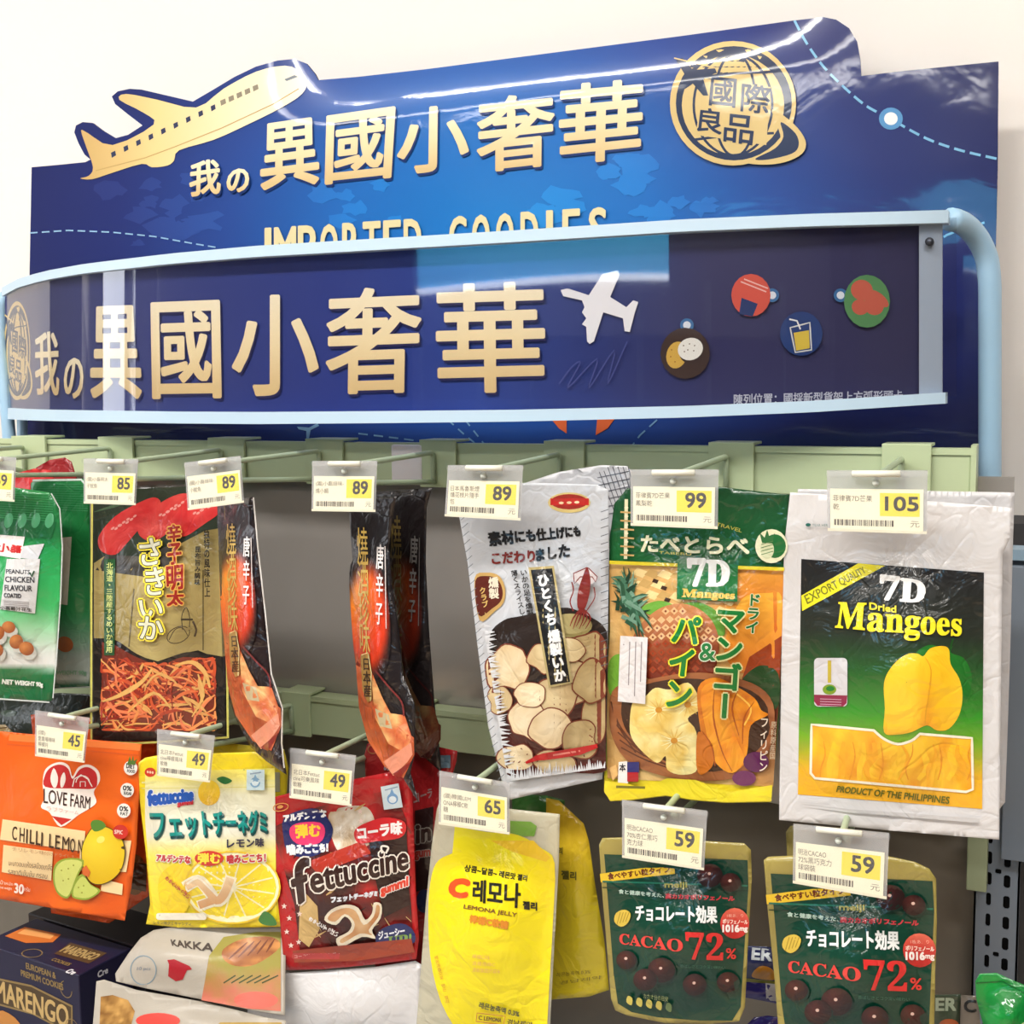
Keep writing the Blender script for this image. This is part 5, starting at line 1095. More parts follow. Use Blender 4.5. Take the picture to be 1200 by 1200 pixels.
# yellow lemon gummy bags
Q_LG = [(162, 890), (324, 890), (328, 1087), (171, 1086)]
def art_lemon(A):
    A.up = (0, -1)
    def bg(x, y): return ramp([(0, (240, 226, 90)), (.1, (244, 232, 120)), (.2, (226, 222, 190)), (.45, (226, 224, 206)), (.6, (244, 228, 90)), (1, (240, 218, 40))])((y - 890) / 195)
    A.poly([(170, 905), (322, 900), (324, 1078), (182, 1080), (176, 1040), (170, 960)], bg, 7)
    A.line([(166, 917), (322, 915)], 2, (232, 226, 150), step=.5); A.line([(166, 924), (322, 922)], 1.2, (222, 214, 130), step=.5)
    A.ell(176, 905, 6.5, 5.5, (206, 60, 40)); A.text('●●●', 172, 906, 180, 907, 3, (244, 200, 170))
    A.poly(smooth([(254, 913), (262, 910), (272, 915), (263, 919)]), (50, 120, 60)); A.ell(245, 929, 13, 15, lambda x, y: mixc((250, 214, 60), (232, 178, 30), (y - 915) / 30)); A.ell(286, 902, 1, 1, (200, 200, 100))
    A.quadtext('ᶠettuccine'[0:0] + 'fettuccine', [(173, 927), (226, 924), (226, 938), (174, 944)], (40, 90, 180), 1.3, halo=((232, 236, 240), 1.2)); A.quadtext('gummi', [(208, 940), (226, 938), (226, 944), (208, 946)], (206, 50, 60), .6)
    A.quadtext('フェットチーネグミ', [(176, 950), (312, 953), (314, 978), (180, 986)], (20, 70, 70), 1.5); A.quadtext('フェットチーネグミ', [(175, 948), (311, 950), (313, 975), (179, 983)], (22, 142, 132), .9)
    A.quadtext('レモン味', [(266, 983), (309, 982), (309, 992), (266, 994)], (40, 40, 70), .5)
    # lemon slice
    A.ell(272, 1040, 56, 42, (250, 244, 200)); A.ell(272, 1040, 52, 38, (250, 224, 50)); A.poly(smooth([(186, 1030), (205, 1012), (225, 1018), (222, 1060), (205, 1078), (190, 1068)], 4), (246, 214, 40))
    for k in range(12):
        a = k * math.pi / 6 + .2; A.line([(272, 1040), (272 + 50 * math.cos(a), 1040 + 36 * math.sin(a))], 1.8, (252, 244, 190), step=.2)
    A.ell(272, 1040, 5, 4, (252, 246, 210)); A.line(arc(272, 1040, 56, 42, 0, 360, 30), 2, (238, 200, 50), step=.3)
    # gummy
    gm = lambda x, y: mixc((246, 226, 186), (226, 166, 110), (y - 1020) / 45)
    A.line([(232, 1062), (250, 1056)], 13, (252, 244, 214)); A.line(smooth([(216, 1040), (232, 1032), (243, 1042), (254, 1056), (264, 1048), (271, 1027)], 4, False), 14, (252, 244, 214))
    A.line([(233, 1061), (250, 1055)], 9, gm); A.line(smooth([(218, 1039), (232, 1033), (243, 1043), (254, 1055), (263, 1047), (270, 1029)], 4, False), 10, gm)
    A.line(smooth([(219, 1036), (232, 1029), (245, 1040), (255, 1050)], 4, False), 2.5, (254, 244, 220), step=.3)
    A.quadtext('アルデンテな', [(184, 1001), (223, 1003), (223, 1012), (183, 1009)], (196, 50, 60), .7, halo=((240, 240, 230), .8)); A.ell(245, 1006, 17, 9, (206, 50, 40)); A.quadtext('弾む', [(232, 1000), (258, 1000), (258, 1012), (232, 1012)], (250, 226, 70), .7)
    A.quadtext('噛みごこち！', [(266, 1002), (311, 1000), (311, 1010), (266, 1012)], (196, 50, 60), .7, halo=((240, 240, 230), .8))
    A.vtext('きゅんとすっぱい', 194, 1028, 222, 1052, 6, (206, 80, 60), .2)
    A.poly(smooth([(303, 1078), (310, 1068), (320, 1074), (324, 1084), (310, 1084)]), (60, 120, 60))
    A.rrect(183, 1070, 242, 1078, 3, (238, 232, 214)); A.text('もっちり弾力　生食感製法', 186, 1076, 240, 1077, 4.5, (110, 80, 60))
    A.quadtext('レモン味グミキャンディ', [(180, 1079), (224, 1081), (224, 1085), (180, 1083)], (90, 90, 80))
    A.rect(289, 902, 310, 926, (190, 210, 214)); A.ell(299, 917, 6, 6, (120, 160, 190)); A.ell(299, 917, 4, 4, (206, 220, 224)); A.poly([(299, 907), (303, 916), (296, 916)], (120, 160, 190)); A.line([(293, 907), (306, 905)], 1.4, (130, 150, 170))
YL = lambda x, y: mixc((242, 222, 44), (226, 196, 34), fbm(x, y, 40, 3, 2))
bag('lemon_gummy_bag', [(180, 872), (337, 878), (336, 1083), (180, 1080)], [(190, 874), (260, 870), (333, 878), (338, 900), (334, 960), (338, 1030), (336, 1082), (190, 1080)], .905, lambda x, y: mixc((196, 178, 50), (222, 200, 40), (y - 870) / 120),
    'yellow lemon gummy bag behind the front one, its side edge showing', 'snack bag', 'yellow lemon gummy bags', puff=.008, seed=61, art=lambda A: (A.rect(316, 905, 328, 928, (150, 150, 130)), A.poly([(318, 940), (332, 938), (331, 1000), (319, 1000)], (170, 166, 120)), A.poly([(312, 1062), (332, 1066), (333, 1080), (310, 1080)], (80, 120, 50))))
bag('lemon_gummy_bag', Q_LG, [(162, 894), (170, 888), (186, 885), (300, 881), (322, 886), (321, 950), (325, 1020), (329, 1086), (280, 1087), (210, 1087), (171, 1083), (176, 1060), (171, 1000), (164, 940)], .872, YL,
    'yellow and white lemon gummy bag with green kana lettering', 'snack bag', 'yellow lemon gummy bags', art=art_lemon, puff=.015, seed=62)

# red cola gummy bags
Q_CG = [(313, 938), (481, 906), (489, 1124), (333, 1137)]
def art_cola(A):
    A.up = (-.05, -1)
    # artwork window
    A.poly([(319, 970), (365, 948), (400, 938), (460, 925), (476, 960), (484, 1100), (440, 1118), (352, 1120), (345, 1060), (330, 1010)], lambda x, y: mixc((196, 40, 40), (60, 22, 20), np.clip(fbm(x, y, 30, 6, 3) * 2 - .5 + (y - 1000) / 300, 0, 1)), 6)
    A.poly(smooth([(385, 955), (402, 946), (430, 946), (440, 968), (432, 990), (402, 1000), (390, 985)], 4), lambda x, y: mixc((232, 224, 210), (180, 150, 110), fbm(x, y, 8, 3, 3) * 1.6 - .4), 5)
    rr = np.random.RandomState(5)
    for k in range(40):
        x, y = rr.uniform(330, 478), rr.uniform(950, 1105); a = rr.uniform(-.9, -.3) if k % 2 else rr.uniform(.7, 1.2); l = rr.uniform(6, 20)
        A.line([(x, y), (min(482, x + l * math.cos(a)), y + l * math.sin(a))], rr.uniform(1, 3.2), [(226, 196, 130), (36, 22, 20), (120, 40, 30), (206, 168, 110)][k % 4], taper=[.3, 1, .2], step=.1)
    A.poly([(360, 1010), (425, 985), (435, 1000), (372, 1024)], (176, 52, 36), step=.5); A.poly([(430, 975), (476, 965), (480, 1060), (450, 1075), (440, 1030)], (44, 24, 22), step=.5)
    A.poly([(352, 1040), (372, 1062), (374, 1090), (362, 1110), (350, 1100)], (206, 172, 110), step=.5)
    for (x, y) in ((333, 1062), (339, 1076), (341, 1108), (350, 1104), (351, 1071), (422, 951), (423, 962), (336, 1092)): 
        A.poly([(x + (3.6 if j % 2 == 0 else 1.5) * math.sin(j * math.pi / 5), y - (3.6 if j % 2 == 0 else 1.5) * math.cos(j * math.pi / 5)) for j in range(10)], (240, 214, 204), step=.1)
    A.line(arc(329, 946, 9, 4.5, 0, 360, 16, -10), 1.1, (222, 150, 80)); A.text('●', 325, 948, 332, 947, 4, (222, 150, 80))
    # navy splash
    A.poly(smooth([(332, 960), (350, 950), (372, 948), (386, 962), (390, 975), (384, 990), (372, 1002), (350, 1004), (336, 996), (332, 980)], 3), (34, 40, 96))
    A.quadtext('アルデンテな', [(332, 955), (382, 948), (382, 957), (333, 963)], (240, 240, 240), .8); A.poly(smooth([(340, 970), (352, 964), (375, 964), (381, 975), (374, 988), (352, 990), (341, 982)], 3), (232, 60, 110)); A.quadtext('弾む', [(346, 967), (375, 965), (375, 980), (347, 982)], (250, 206, 60), .9)
    A.quadtext('噛みごこち！', [(336, 990), (384, 988), (384, 998), (337, 1002)], (240, 240, 240), 1.0)
    A.poly(smooth([(415, 975), (425, 966), (450, 958), (472, 962), (476, 972), (468, 982), (440, 986), (420, 988)], 4), (206, 40, 44)); A.quadtext('コーラ味', [(419, 970), (471, 962), (471, 977), (420, 984)], (244, 240, 238), 1.0)
    # big word
    fz = 'fettuccine'
    A.quadtext('f', [(338, 1008), (361, 1006), (362, 1050), (347, 1062)], (52, 28, 24), 1.7, halo=((236, 226, 214), 1.8)); A.quadtext('ettuccine', [(362, 1018), (477, 992), (478, 1018), (366, 1047)], (52, 28, 24), 1.2, halo=((236, 226, 214), 1.7))
    A.line(smooth([(448, 1000), (447, 992), (455, 993), (452, 1000)], 4, False), 2.4, (236, 226, 214))
    A.quadtext('フェットチーネグミ', [(388, 1051), (442, 1044), (442, 1050), (388, 1058)], (232, 236, 244), .8); A.quadtext('gummi', [(446, 1040), (478, 1027), (478, 1041), (447, 1051)], (226, 70, 50), 1.0, halo=((240, 232, 226), 1.0))
    # gummy band
    A.poly(smooth([(380, 1078), (388, 1066), (405, 1060), (420, 1064), (428, 1078), (436, 1070), (438, 1058), (447, 1060), (446, 1076), (436, 1090), (440, 1100), (424, 1098), (400, 1110), (394, 1100), (408, 1092), (412, 1082), (404, 1074), (394, 1084)], 3), (244, 232, 206))
    A.poly(smooth([(384, 1077), (390, 1069), (405, 1064), (417, 1068), (426, 1084), (438, 1074), (441, 1061), (445, 1063), (443, 1075), (432, 1090), (436, 1096), (422, 1094), (402, 1105), (399, 1101), (413, 1092), (415, 1080), (404, 1071), (393, 1080)], 3), lambda x, y: mixc((236, 200, 150), (196, 130, 76), fbm(x, y, 14, 3, 2) * 1.4 - .2), 5)
    A.vtext('きゅんとすっぱい', 362, 1076, 396, 1096, 6.5, (240, 236, 232), .3)
    A.poly(smooth([(440, 1100), (448, 1088), (470, 1082), (484, 1090), (486, 1104), (470, 1110), (446, 1110)], 3), (34, 44, 96)); A.quadtext('ジューシー', [(443, 1092), (474, 1086), (474, 1095), (444, 1101)], (230, 232, 240), .5); A.quadtext('𝐔𝐏!', [(455, 1098), (482, 1094), (482, 1108), (455, 1110)], (120, 150, 80), .4)
    A.poly([(343, 1114), (420, 1106), (482, 1100), (486, 1116), (420, 1126), (345, 1128)], (150, 60, 40), step=.5); A.rrect(342, 1117, 400, 1124, 3, (176, 60, 60)); A.text('コーラ味グミキャンディ', 345, 1123, 398, 1120, 4, (230, 190, 180))
    A.poly([(446, 922), (467, 918), (472, 946), (450, 949)], (196, 210, 216)); A.ell(460, 936, 6.5, 6.5, (110, 150, 190)); A.ell(460, 937, 4.5, 4, (210, 220, 226)); A.poly([(459, 924), (463, 932), (456, 933)], (110, 150, 190)); A.line([(451, 926), (466, 922)], 1.3, (130, 150, 170))
RD = lambda x, y: mixc((196, 36, 40), (160, 24, 30), fbm(x, y, 46, 3, 2) * 1.3 - .2)
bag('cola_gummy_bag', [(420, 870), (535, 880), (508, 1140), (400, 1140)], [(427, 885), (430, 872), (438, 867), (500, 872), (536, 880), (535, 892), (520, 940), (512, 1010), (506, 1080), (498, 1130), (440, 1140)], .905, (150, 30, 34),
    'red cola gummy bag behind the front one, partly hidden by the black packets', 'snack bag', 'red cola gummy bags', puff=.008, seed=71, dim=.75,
    art=lambda A: (A.quadtext('コーラ', [(484, 930), (506, 924), (506, 934), (485, 942)], (200, 160, 160), .4), A.poly([(486, 950), (508, 945), (506, 1040), (488, 1045)], (50, 30, 30)), A.quadtext('in', [(488, 968), (504, 966), (504, 984), (488, 988)], (60, 36, 34), 1.2, halo=((176, 170, 160), 1.4)), A.quadtext('gum', [(486, 998), (504, 996), (504, 1006), (486, 1008)], (206, 60, 50), .7, halo=((190, 180, 176), .8)), A.ell(497, 1056, 9, 14, (40, 56, 100)), A.line(arc(437, 878, 6, 5, 0, 360, 12), 1.3, (206, 120, 70)), A.quadtext('みな', [(450, 892), (466, 890), (466, 900), (450, 904)], (200, 200, 210), .4), A.rect(512, 885, 528, 900, (110, 140, 160))))
bag('cola_gummy_bag', Q_CG, [(313, 942), (318, 935), (340, 929), (400, 916), (465, 903), (476, 907), (483, 930), (485, 980), (487, 1040), (491, 1100), (488, 1124), (440, 1130), (380, 1136), (333, 1137), (331, 1110), (326, 1060), (319, 1000)], .872, RD,
    'red cola gummy bag with large dark lettering, front one of its row', 'snack bag', 'red cola gummy bags', art=art_cola, puff=.015, seed=72)

# lemon jelly pouches
Q_LJ = [(512, 945), (656, 955), (640, 1232), (486, 1222)]
yj = lambda x, y: mixc(mixc((214, 206, 30), (246, 226, 24), (y - 960) / 60), (232, 200, 30), np.clip((x - 610) / 60 - (y - 1000) / 200, 0, .8))
def art_jelly(A):
    A.up = (.05, -1)
    A.poly(smooth([(533, 968), (570, 975), (606, 978), (636, 995), (650, 1012), (648, 1080), (644, 1150), (640, 1226)], 3, False) + [(545, 1226)] + smooth([(540, 1215), (517, 1175), (504, 1120), (502, 1060), (506, 1025), (514, 1008), (530, 1000)], 3, False), yj, 7)
    A.poly([(598, 962), (622, 963), (629, 968), (626, 980), (612, 980), (598, 976)], (112, 160, 60)); A.poly([(575, 985), (625, 985), (645, 1005), (640, 1010), (600, 998)], (230, 190, 44), step=.5)
    A.quadtext('상콤~달콤~ 레몬맛 젤리', [(545, 1013), (618, 1026), (617, 1033), (544, 1021)], (50, 48, 24), .4)
    A.quadtext('C', [(528, 1030), (550, 1032), (546, 1051), (527, 1050)], (226, 86, 36), 2.2)
    A.quadtext('레모나', [(555, 1031), (610, 1036), (609, 1064), (554, 1056)], (40, 38, 28), 1.0); A.quadtext('젤리', [(613, 1056), (629, 1058), (629, 1067), (613, 1065)], (40, 38, 28), .7)
    A.quadtext('LEMONA JELLY', [(544, 1060), (606, 1070), (605, 1076), (543, 1066)], (130, 90, 40), .3); A.quadtext('檸檬C軟糖', [(551, 1072), (596, 1080), (595, 1089), (550, 1081)], (222, 140, 40), .7)
    for k in range(3): A.quadtext(['檸檬口味', '含維他命C', '清新酸甜好滋味'][k], [(554, 1118 + k * 8), (574 + k * 6, 1120 + k * 8), (574 + k * 6, 1125 + k * 8), (553, 1123 + k * 8)], (236, 190, 110))
    A.vtext('레몬과즙으로 만든 젤리', 511, 1120, 525, 1176, 5, (206, 120, 50))
    A.quadtext('레몬농축액 0.3%', [(562, 1174), (609, 1185), (608, 1192), (561, 1181)], (90, 90, 50), .3); A.line([(559, 1187), (592, 1191), (590, 1201), (558, 1197)], 1, (206, 130, 60), closed=True); A.quadtext('C LEMONA', [(561, 1190), (588, 1194), (587, 1198), (561, 1195)], (110, 80, 40), .2); A.quadtext('경남제약', [(595, 1194), (624, 1198), (623, 1204), (594, 1200)], (90, 80, 50), .2)
M_POUCH = mat('milky_clear_film', attr=True, rough=.22, coat=1.0, bump=.3, bscale=34, brough=.07, alpha=.62, crumple=3.0)
LJ = [(512, 948), (515, 940), (560, 944), (656, 954), (655, 1010), (650, 1100), (643, 1235), (486, 1225), (492, 1150), (499, 1060), (506, 990)]
bag('lemon_jelly_pouch', [(640, 940), (690, 962), (716, 1160), (640, 1160)], [(640, 935), (655, 938), (684, 965), (690, 985), (698, 1040), (708, 1100), (714, 1160), (690, 1168), (640, 1172)], .905, lambda x, y: mixc((214, 176, 40), (196, 176, 34), (y - 960) / 100),
    'yellow lemon jelly pouch behind the front one, shaded half showing', 'snack pouch', 'yellow lemon jelly pouches', puff=.008, seed=81, art=lambda A: (A.quadtext('젤리', [(658, 1020), (675, 1022), (675, 1031), (658, 1030)], (90, 84, 30), .6), A.quadtext('리', [(655, 993), (659, 993), (659, 1001), (655, 1001)], (90, 84, 30), .3), A.quadtext('레몬농축액 0.3%', [(652, 1140), (692, 1136), (692, 1141), (652, 1145)], (120, 110, 40)), A.quadtext('경남제약', [(655, 1150), (705, 1143), (705, 1147), (655, 1154)], (120, 110, 40))))
bag('lemon_jelly_pouch', Q_LJ, LJ, .872, (222, 216, 190), 'clear-edged pouch of yellow lemon jelly with black Korean lettering', 'snack pouch', 'yellow lemon jelly pouches', m=M_POUCH, art=None, puff=.014, seed=82)
_lp = [o for o in bpy.data.objects if o.name.startswith('lemon_jelly_pouch') and o.get('label', '').startswith('clear')][0]
_sh = Sheet(Q_LJ, .872, puff=.014, seed=82); _A = Art(_sh); art_jelly(_A); _A.build('front_print', _lp, M_FILM, base=8e-4)
o = bag('green_snack_bag', [(610, 930), (660, 935), (655, 955), (610, 950)], [(600, 930), (640, 932), (662, 938), (660, 962), (600, 965)], .95, (52, 104, 44), 'dark green bag peeping out above the yellow jelly pouches', 'snack bag', None, puff=.003)

# green cacao pouches
Q_CA = [(700, 981), (881, 990), (872, 1200), (716, 1196)]
CA_OUT = [(702, 990), (706, 982), (740, 981), (800, 984), (872, 988), (880, 996), (881, 1030), (877, 1100), (873, 1180), (866, 1197), (830, 1200), (780, 1199), (735, 1190), (721, 1184), (716, 1170), (712, 1120), (706, 1050)]
gdc = lambda x, y: mixc((176, 160, 84), (142, 128, 66), fbm(x, y, 50, 3, 2))
def grn(x, y): return mixc((6, 66, 48), (4, 50, 38), fbm(x, y, 60, 5, 2))
def art_cacao(A, var=0):
    A.up = (0, -1)
    A.poly([(708, 1001), (876, 1008), (877, 1040), (873, 1100), (868, 1180), (858, 1196), (820, 1196), (770, 1192), (740, 1186), (724, 1176), (719, 1140), (712, 1050)], grn, 7)
    A.poly([(703, 1024), (790, 1012), (791, 1024), (704, 1034)], (236, 196, 50)); A.quadtext('食べやすい粒タイプ', [(712, 1024), (786, 1014), (786, 1022), (713, 1031)], (110, 50, 20), .4)
    A.line([(706, 1033), (876, 1038)], 2, (30, 110, 88), step=.5); A.line([(706, 1040), (876, 1044)], 1, (8, 50, 38), step=.5)
    A.quadtext('meiji', [(779, 1034), (805, 1034), (805, 1042), (779, 1042)], (176, 170, 80), .5)
    A.quadtext('食と健康を考えた、', [(725, 1042), (778, 1047), (778, 1052), (725, 1047)], (190, 214, 200), .2); A.quadtext('高カカオポリフェノール', [(780, 1047), (861, 1050), (860, 1056), (780, 1053)], (206, 60, 70), .5)
    A.quadtext('チョコレート効果', [(745, 1060), (840, 1062), (840, 1082), (745, 1079)], (236, 238, 236), .8)
    A.quadtext('𝐂𝐀𝐂𝐀𝐎', [(726, 1094), (800, 1101), (800, 1116), (726, 1106)], (222, 66, 60), .3); A.quadtext('𝟕𝟐', [(803, 1092), (848, 1094), (847, 1125), (806, 1124)], (216, 50, 48), .5); A.quadtext('%', [(851, 1111), (863, 1112), (862, 1124), (851, 1123)], (216, 60, 52), .4)
    A.quadtext('香ばしさとコク深い味わい', [(797, 1130), (850, 1132), (850, 1136), (797, 1134)], (60, 110, 90))
    A.ell(861, 1082, 17, 18, lambda x, y: mixc((236, 116, 92), (190, 36, 34), (y - 1064) / 26)); A.quadtext('1枚あたり', [(852, 1071), (871, 1071), (871, 1075), (852, 1075)], (250, 190, 170)); A.quadtext('ポリフェノール', [(847, 1077), (876, 1078), (876, 1083), (847, 1082)], (252, 220, 206), .3); A.quadtext('1016', [(847, 1084), (866, 1084), (866, 1092), (847, 1092)], (250, 240, 234), .7); A.quadtext('mg', [(867, 1087), (876, 1087), (876, 1093), (867, 1092)], (250, 230, 220), .4)
    A.poly(smooth([(720, 1080), (722, 1070), (732, 1066), (739, 1071), (736, 1081), (728, 1086)], 3), (214, 184, 70))
    for k in range(4): A.line([(723 + k * 3.4, 1083 - k), (727 + k * 3.4, 1069)], 1, (170, 140, 40), step=.1)
    for (x, y, r) in ((734, 1125, 12), (775, 1137, 16), (756, 1148, 14), (814, 1154, 14), (853, 1151, 13), (832, 1020 if False else 1026, 15), (856, 1034, 12)):
        A.ell(x + 1.5, y + 2, r, r * .95, (10, 44, 34)); A.ell(x, y, r, r * .92, lambda X, Y, x=x, y=y, r=r: mixc((86, 34, 30), (38, 14, 14), np.hypot(X - x + r * .25, Y - y + r * .3) / r), g=4)
        A.ell(x - r * .05, y - r * .15, 2, 1.8, (226, 190, 176), n=8, step=.2)
    for k in range(5): A.poly(smooth([(734 + k * 11.5, 1174 + k * 2), (736 + k * 11.5, 1167 + k * 2), (741 + k * 11.5, 1170 + k * 2), (740 + k * 11.5, 1178 + k * 2)], 3), (206, 190, 90) if k < 4 else (110, 130, 80), step=.2)
    A.quadtext('カカオ分の目安', [(754, 1164), (783, 1168), (783, 1174), (754, 1170)], (160, 170, 110))
G_CA = 'green cacao pouches'
bag('cacao_chocolate_pouch', Q_CA, CA_OUT, .872, gdc, 'green cacao chocolate pouch with gold edge, between the lemon jelly and the other cacao pouch', 'snack pouch', G_CA, art=art_cacao, puff=.016, seed=91)
Q_CB = [(894, 1002), (1098, 1013), (1093, 1246), (913, 1240)]
Hc = homog(Q_CA, Q_CB)
CB_OUT = [(895, 1008), (900, 1004), (960, 1001), (1040, 1003), (1072, 1010), (1089, 1018), (1097, 1030), (1098, 1080), (1096, 1140), (1094, 1244), (915, 1240), (907, 1140), (900, 1070)]
bag('cacao_chocolate_pouch', [(920, 968), (950, 966), (1000, 1060), (925, 1060)], [(921, 975), (926, 968), (938, 966), (990, 985), (990, 1060), (925, 1060)], .9, (150, 136, 74), 'gold top edge of a further cacao pouch behind the one beside the upright', 'snack pouch', G_CA, puff=.003, seed=93)
bag('cacao_chocolate_pouch', Q_CB, CB_OUT, .872, gdc, 'green cacao chocolate pouch with gold edge, nearest the slotted upright', 'snack pouch', G_CA, art=art_cacao, src=Q_CA, puff=.017, seed=92)

# ---- goods lying on the bottom shelf -------------------------------------------------------
zs = ZB - .70
K(box('shelf_bottom', -1.25, XR + .04, .62, 1.01, zs - .02, zs, mat('grey_shelf_steel', (150, 150, 150), rough=.4)), 'thing')
o = bpy.data.objects['shelf_bottom']; o.name = 'bottom_shelf'; tag(o, 'grey steel bottom shelf carrying the boxes and loose bags', 'shelf')
def zD(px, py, z):
    """depth at which the pixel's ray reaches world height z"""
    d = ray(px, py); return (z - CAM_Z) / d[2] * d[1]
# navy cookie box: a true cuboid, its top edges taken from the photograph
def cuboid(name, label, cat, c_fr, zt, zb, px_left, px_back, m, group=None, arts=None, base=(30, 28, 52)):
    """c_fr: pixel of the top front-right corner at height zt; px_left: pixel along the top front edge; px_back: along the top side edge"""
    P = at(*c_fr, zD(*c_fr, zt)); L = at(*px_left, zD(*px_left, zt)); B = at(*px_back, zD(*px_back, zt))
    return P, L, B
zt = ZB - .545
P, L, B = cuboid('x', '', '', (92, 1143), zt, 0, (0, 1112), (142, 1108), None)
ux = (P - L); ux[2] = 0; ux /= np.linalg.norm(ux); uy = np.array([-ux[1], ux[0], 0.0]); 
if uy[1] < 0: uy = -uy
dep = max(.05, min(.16, np.linalg.norm(B - P)))
print('BOX', P, L, B, dep)
class Face:
    """flat face of a box given by a world origin and two world axes; artwork in metres*1000 (mm), y down"""
    def __init__(s, o, u, v, n): s.o, s.u, s.v, s.n = map(np.asarray, (o, u, v, n))
    def surf(s, x, y, lift=0.0, side=1):
        x = np.asarray(x, float)[..., None] / 1000; y = np.asarray(y, float)[..., None] / 1000
        l = np.asarray(lift, float); l = l[..., None] if l.ndim else l
        return s.o + s.u * x - s.v * y + s.n * l
def make_box(name, P, ux, uy, w, d, h, label, cat, group, base, art_front=None, art_top=None, art_side=None):
    """P = top front right corner"""
    up_ = np.array([0, 0, 1.0]); r = empty(name, P - up_ * h, label, cat, group); off = np.array(r.location)
    C = [P, P - ux * w, P - ux * w + uy * d, P + uy * d]; V = [c - off for c in C] + [c - up_ * h - off for c in C]
    Fc = [(0, 3, 2, 1), (4, 5, 6, 7), (0, 1, 5, 4), (1, 2, 6, 5), (2, 3, 7, 6), (3, 0, 4, 7)]
    bm = bmesh.new(); vs = [bm.verts.new(v) for v in V]
    for f in Fc: bm.faces.new([vs[i] for i in f])
    bmesh.ops.recalc_face_normals(bm, faces=bm.faces[:]); bmesh.ops.bevel(bm, geom=bm.edges[:], offset=.0008, segments=1, affect='EDGES')
    me = bpy.data.meshes.new('carton'); bm.to_mesh(me); bm.free()
    ca = me.color_attributes.new('Col', 'FLOAT_COLOR', 'POINT'); ca.data.foreach_set('color', np.tile(np.append(lin(base), 1), (len(me.vertices), 1)).astype(np.float32).ravel())
    me.materials.append(M_GLOSSC2); link('carton', me, r)
    up3 = up_
    for nm, art, fc in (('front_print', art_front, Face(P - ux * w, ux, up3, np.cross(ux, up3) * (1 if np.cross(ux, up3)[1] < 0 else -1))), ('top_print', art_top, Face(P - ux * w + uy * d, ux, uy, up3)), ('side_print', art_side, Face(P, uy, up3, ux))):
        if art: A = Art(fc); art(A); A.build(nm, r, M_GLOSSC2, base=3e-4, inc=1e-5)
    return r
M_GLOSSC2 = mat('coated_carton', attr=True, rough=.4, coat=.3)
gold2 = (140, 116, 70)
def ck_front(A):   # origin: front left top, x right mm, width 120
    A.quadtext('EUROPEAN &', [(66, 5), (108, 5), (108, 11), (66, 11)], gold2, .3); A.quadtext('PREMIUM COOKIES', [(58, 14), (118, 14), (118, 20), (58, 20)], gold2, .3)
    A.poly([(12, 32), (72, 26), (130, 32), (128, 62), (72, 56), (12, 60)], gold2); A.poly([(14, 34), (72, 28), (128, 34), (126, 60), (72, 54), (14, 58)], (74, 56, 32))
    A.quadtext('MARENGO', [(18, 33), (124, 35), (122, 56), (18, 54)], (196, 164, 104), .8)
    A.line(arc(122, 18, 8, 8, 0, 250, 12), .8, gold2); A.line(arc(128, 55, 9, 9, 100, 380, 12), .8, gold2); A.poly(smooth([(20, 66), (45, 66), (60, 80), (58, 95), (20, 95)], 3), (196, 130, 60))
def ck_top(A):
    A.poly([(8, 20), (55, 14), (62, 30), (40, 44), (8, 44)], (206, 110, 40)); A.poly([(12, 22), (50, 18), (54, 26), (14, 34)], (232, 160, 90))
    A.poly([(78, 22), (128, 20), (130, 44), (84, 46)], (86, 64, 40)); A.quadtext('MARENGO', [(82, 26), (126, 25), (126, 38), (84, 40)], (176, 150, 96), .5); A.quadtext('COOKIES', [(92, 52), (116, 52), (116, 57), (92, 57)], gold2, .2)
    A.line(arc(64, 56, 11, 8, 0, 360, 18), 1, gold2); A.quadtext('Cre', [(124, 60), (134, 60), (134, 67), (124, 67)], (220, 220, 224), .5)
def ck_side(A): A.quadtext('Cre', [(22, 6), (34, 6), (34, 12), (22, 12)], (200, 200, 206), .4)
make_box('cookie_box', P, ux, uy, .14, dep, .158, 'navy cookie box with gold lettering, nearest the camera at the bottom', 'cookie box', 'navy cookie boxes', (30, 28, 56), ck_front, ck_top, ck_side)
P2 = P + uy * (dep + .004) + ux * .012
make_box('cookie_box', P2, ux, uy, .17, .06, .154, 'dark cookie box standing behind the navy one, under the orange bags', 'cookie box', 'navy cookie boxes', (22, 18, 24), None, lambda A: A.quadtext('Cre', [(148, 28), (160, 28), (160, 36), (148, 36)], (200, 200, 206), .5))
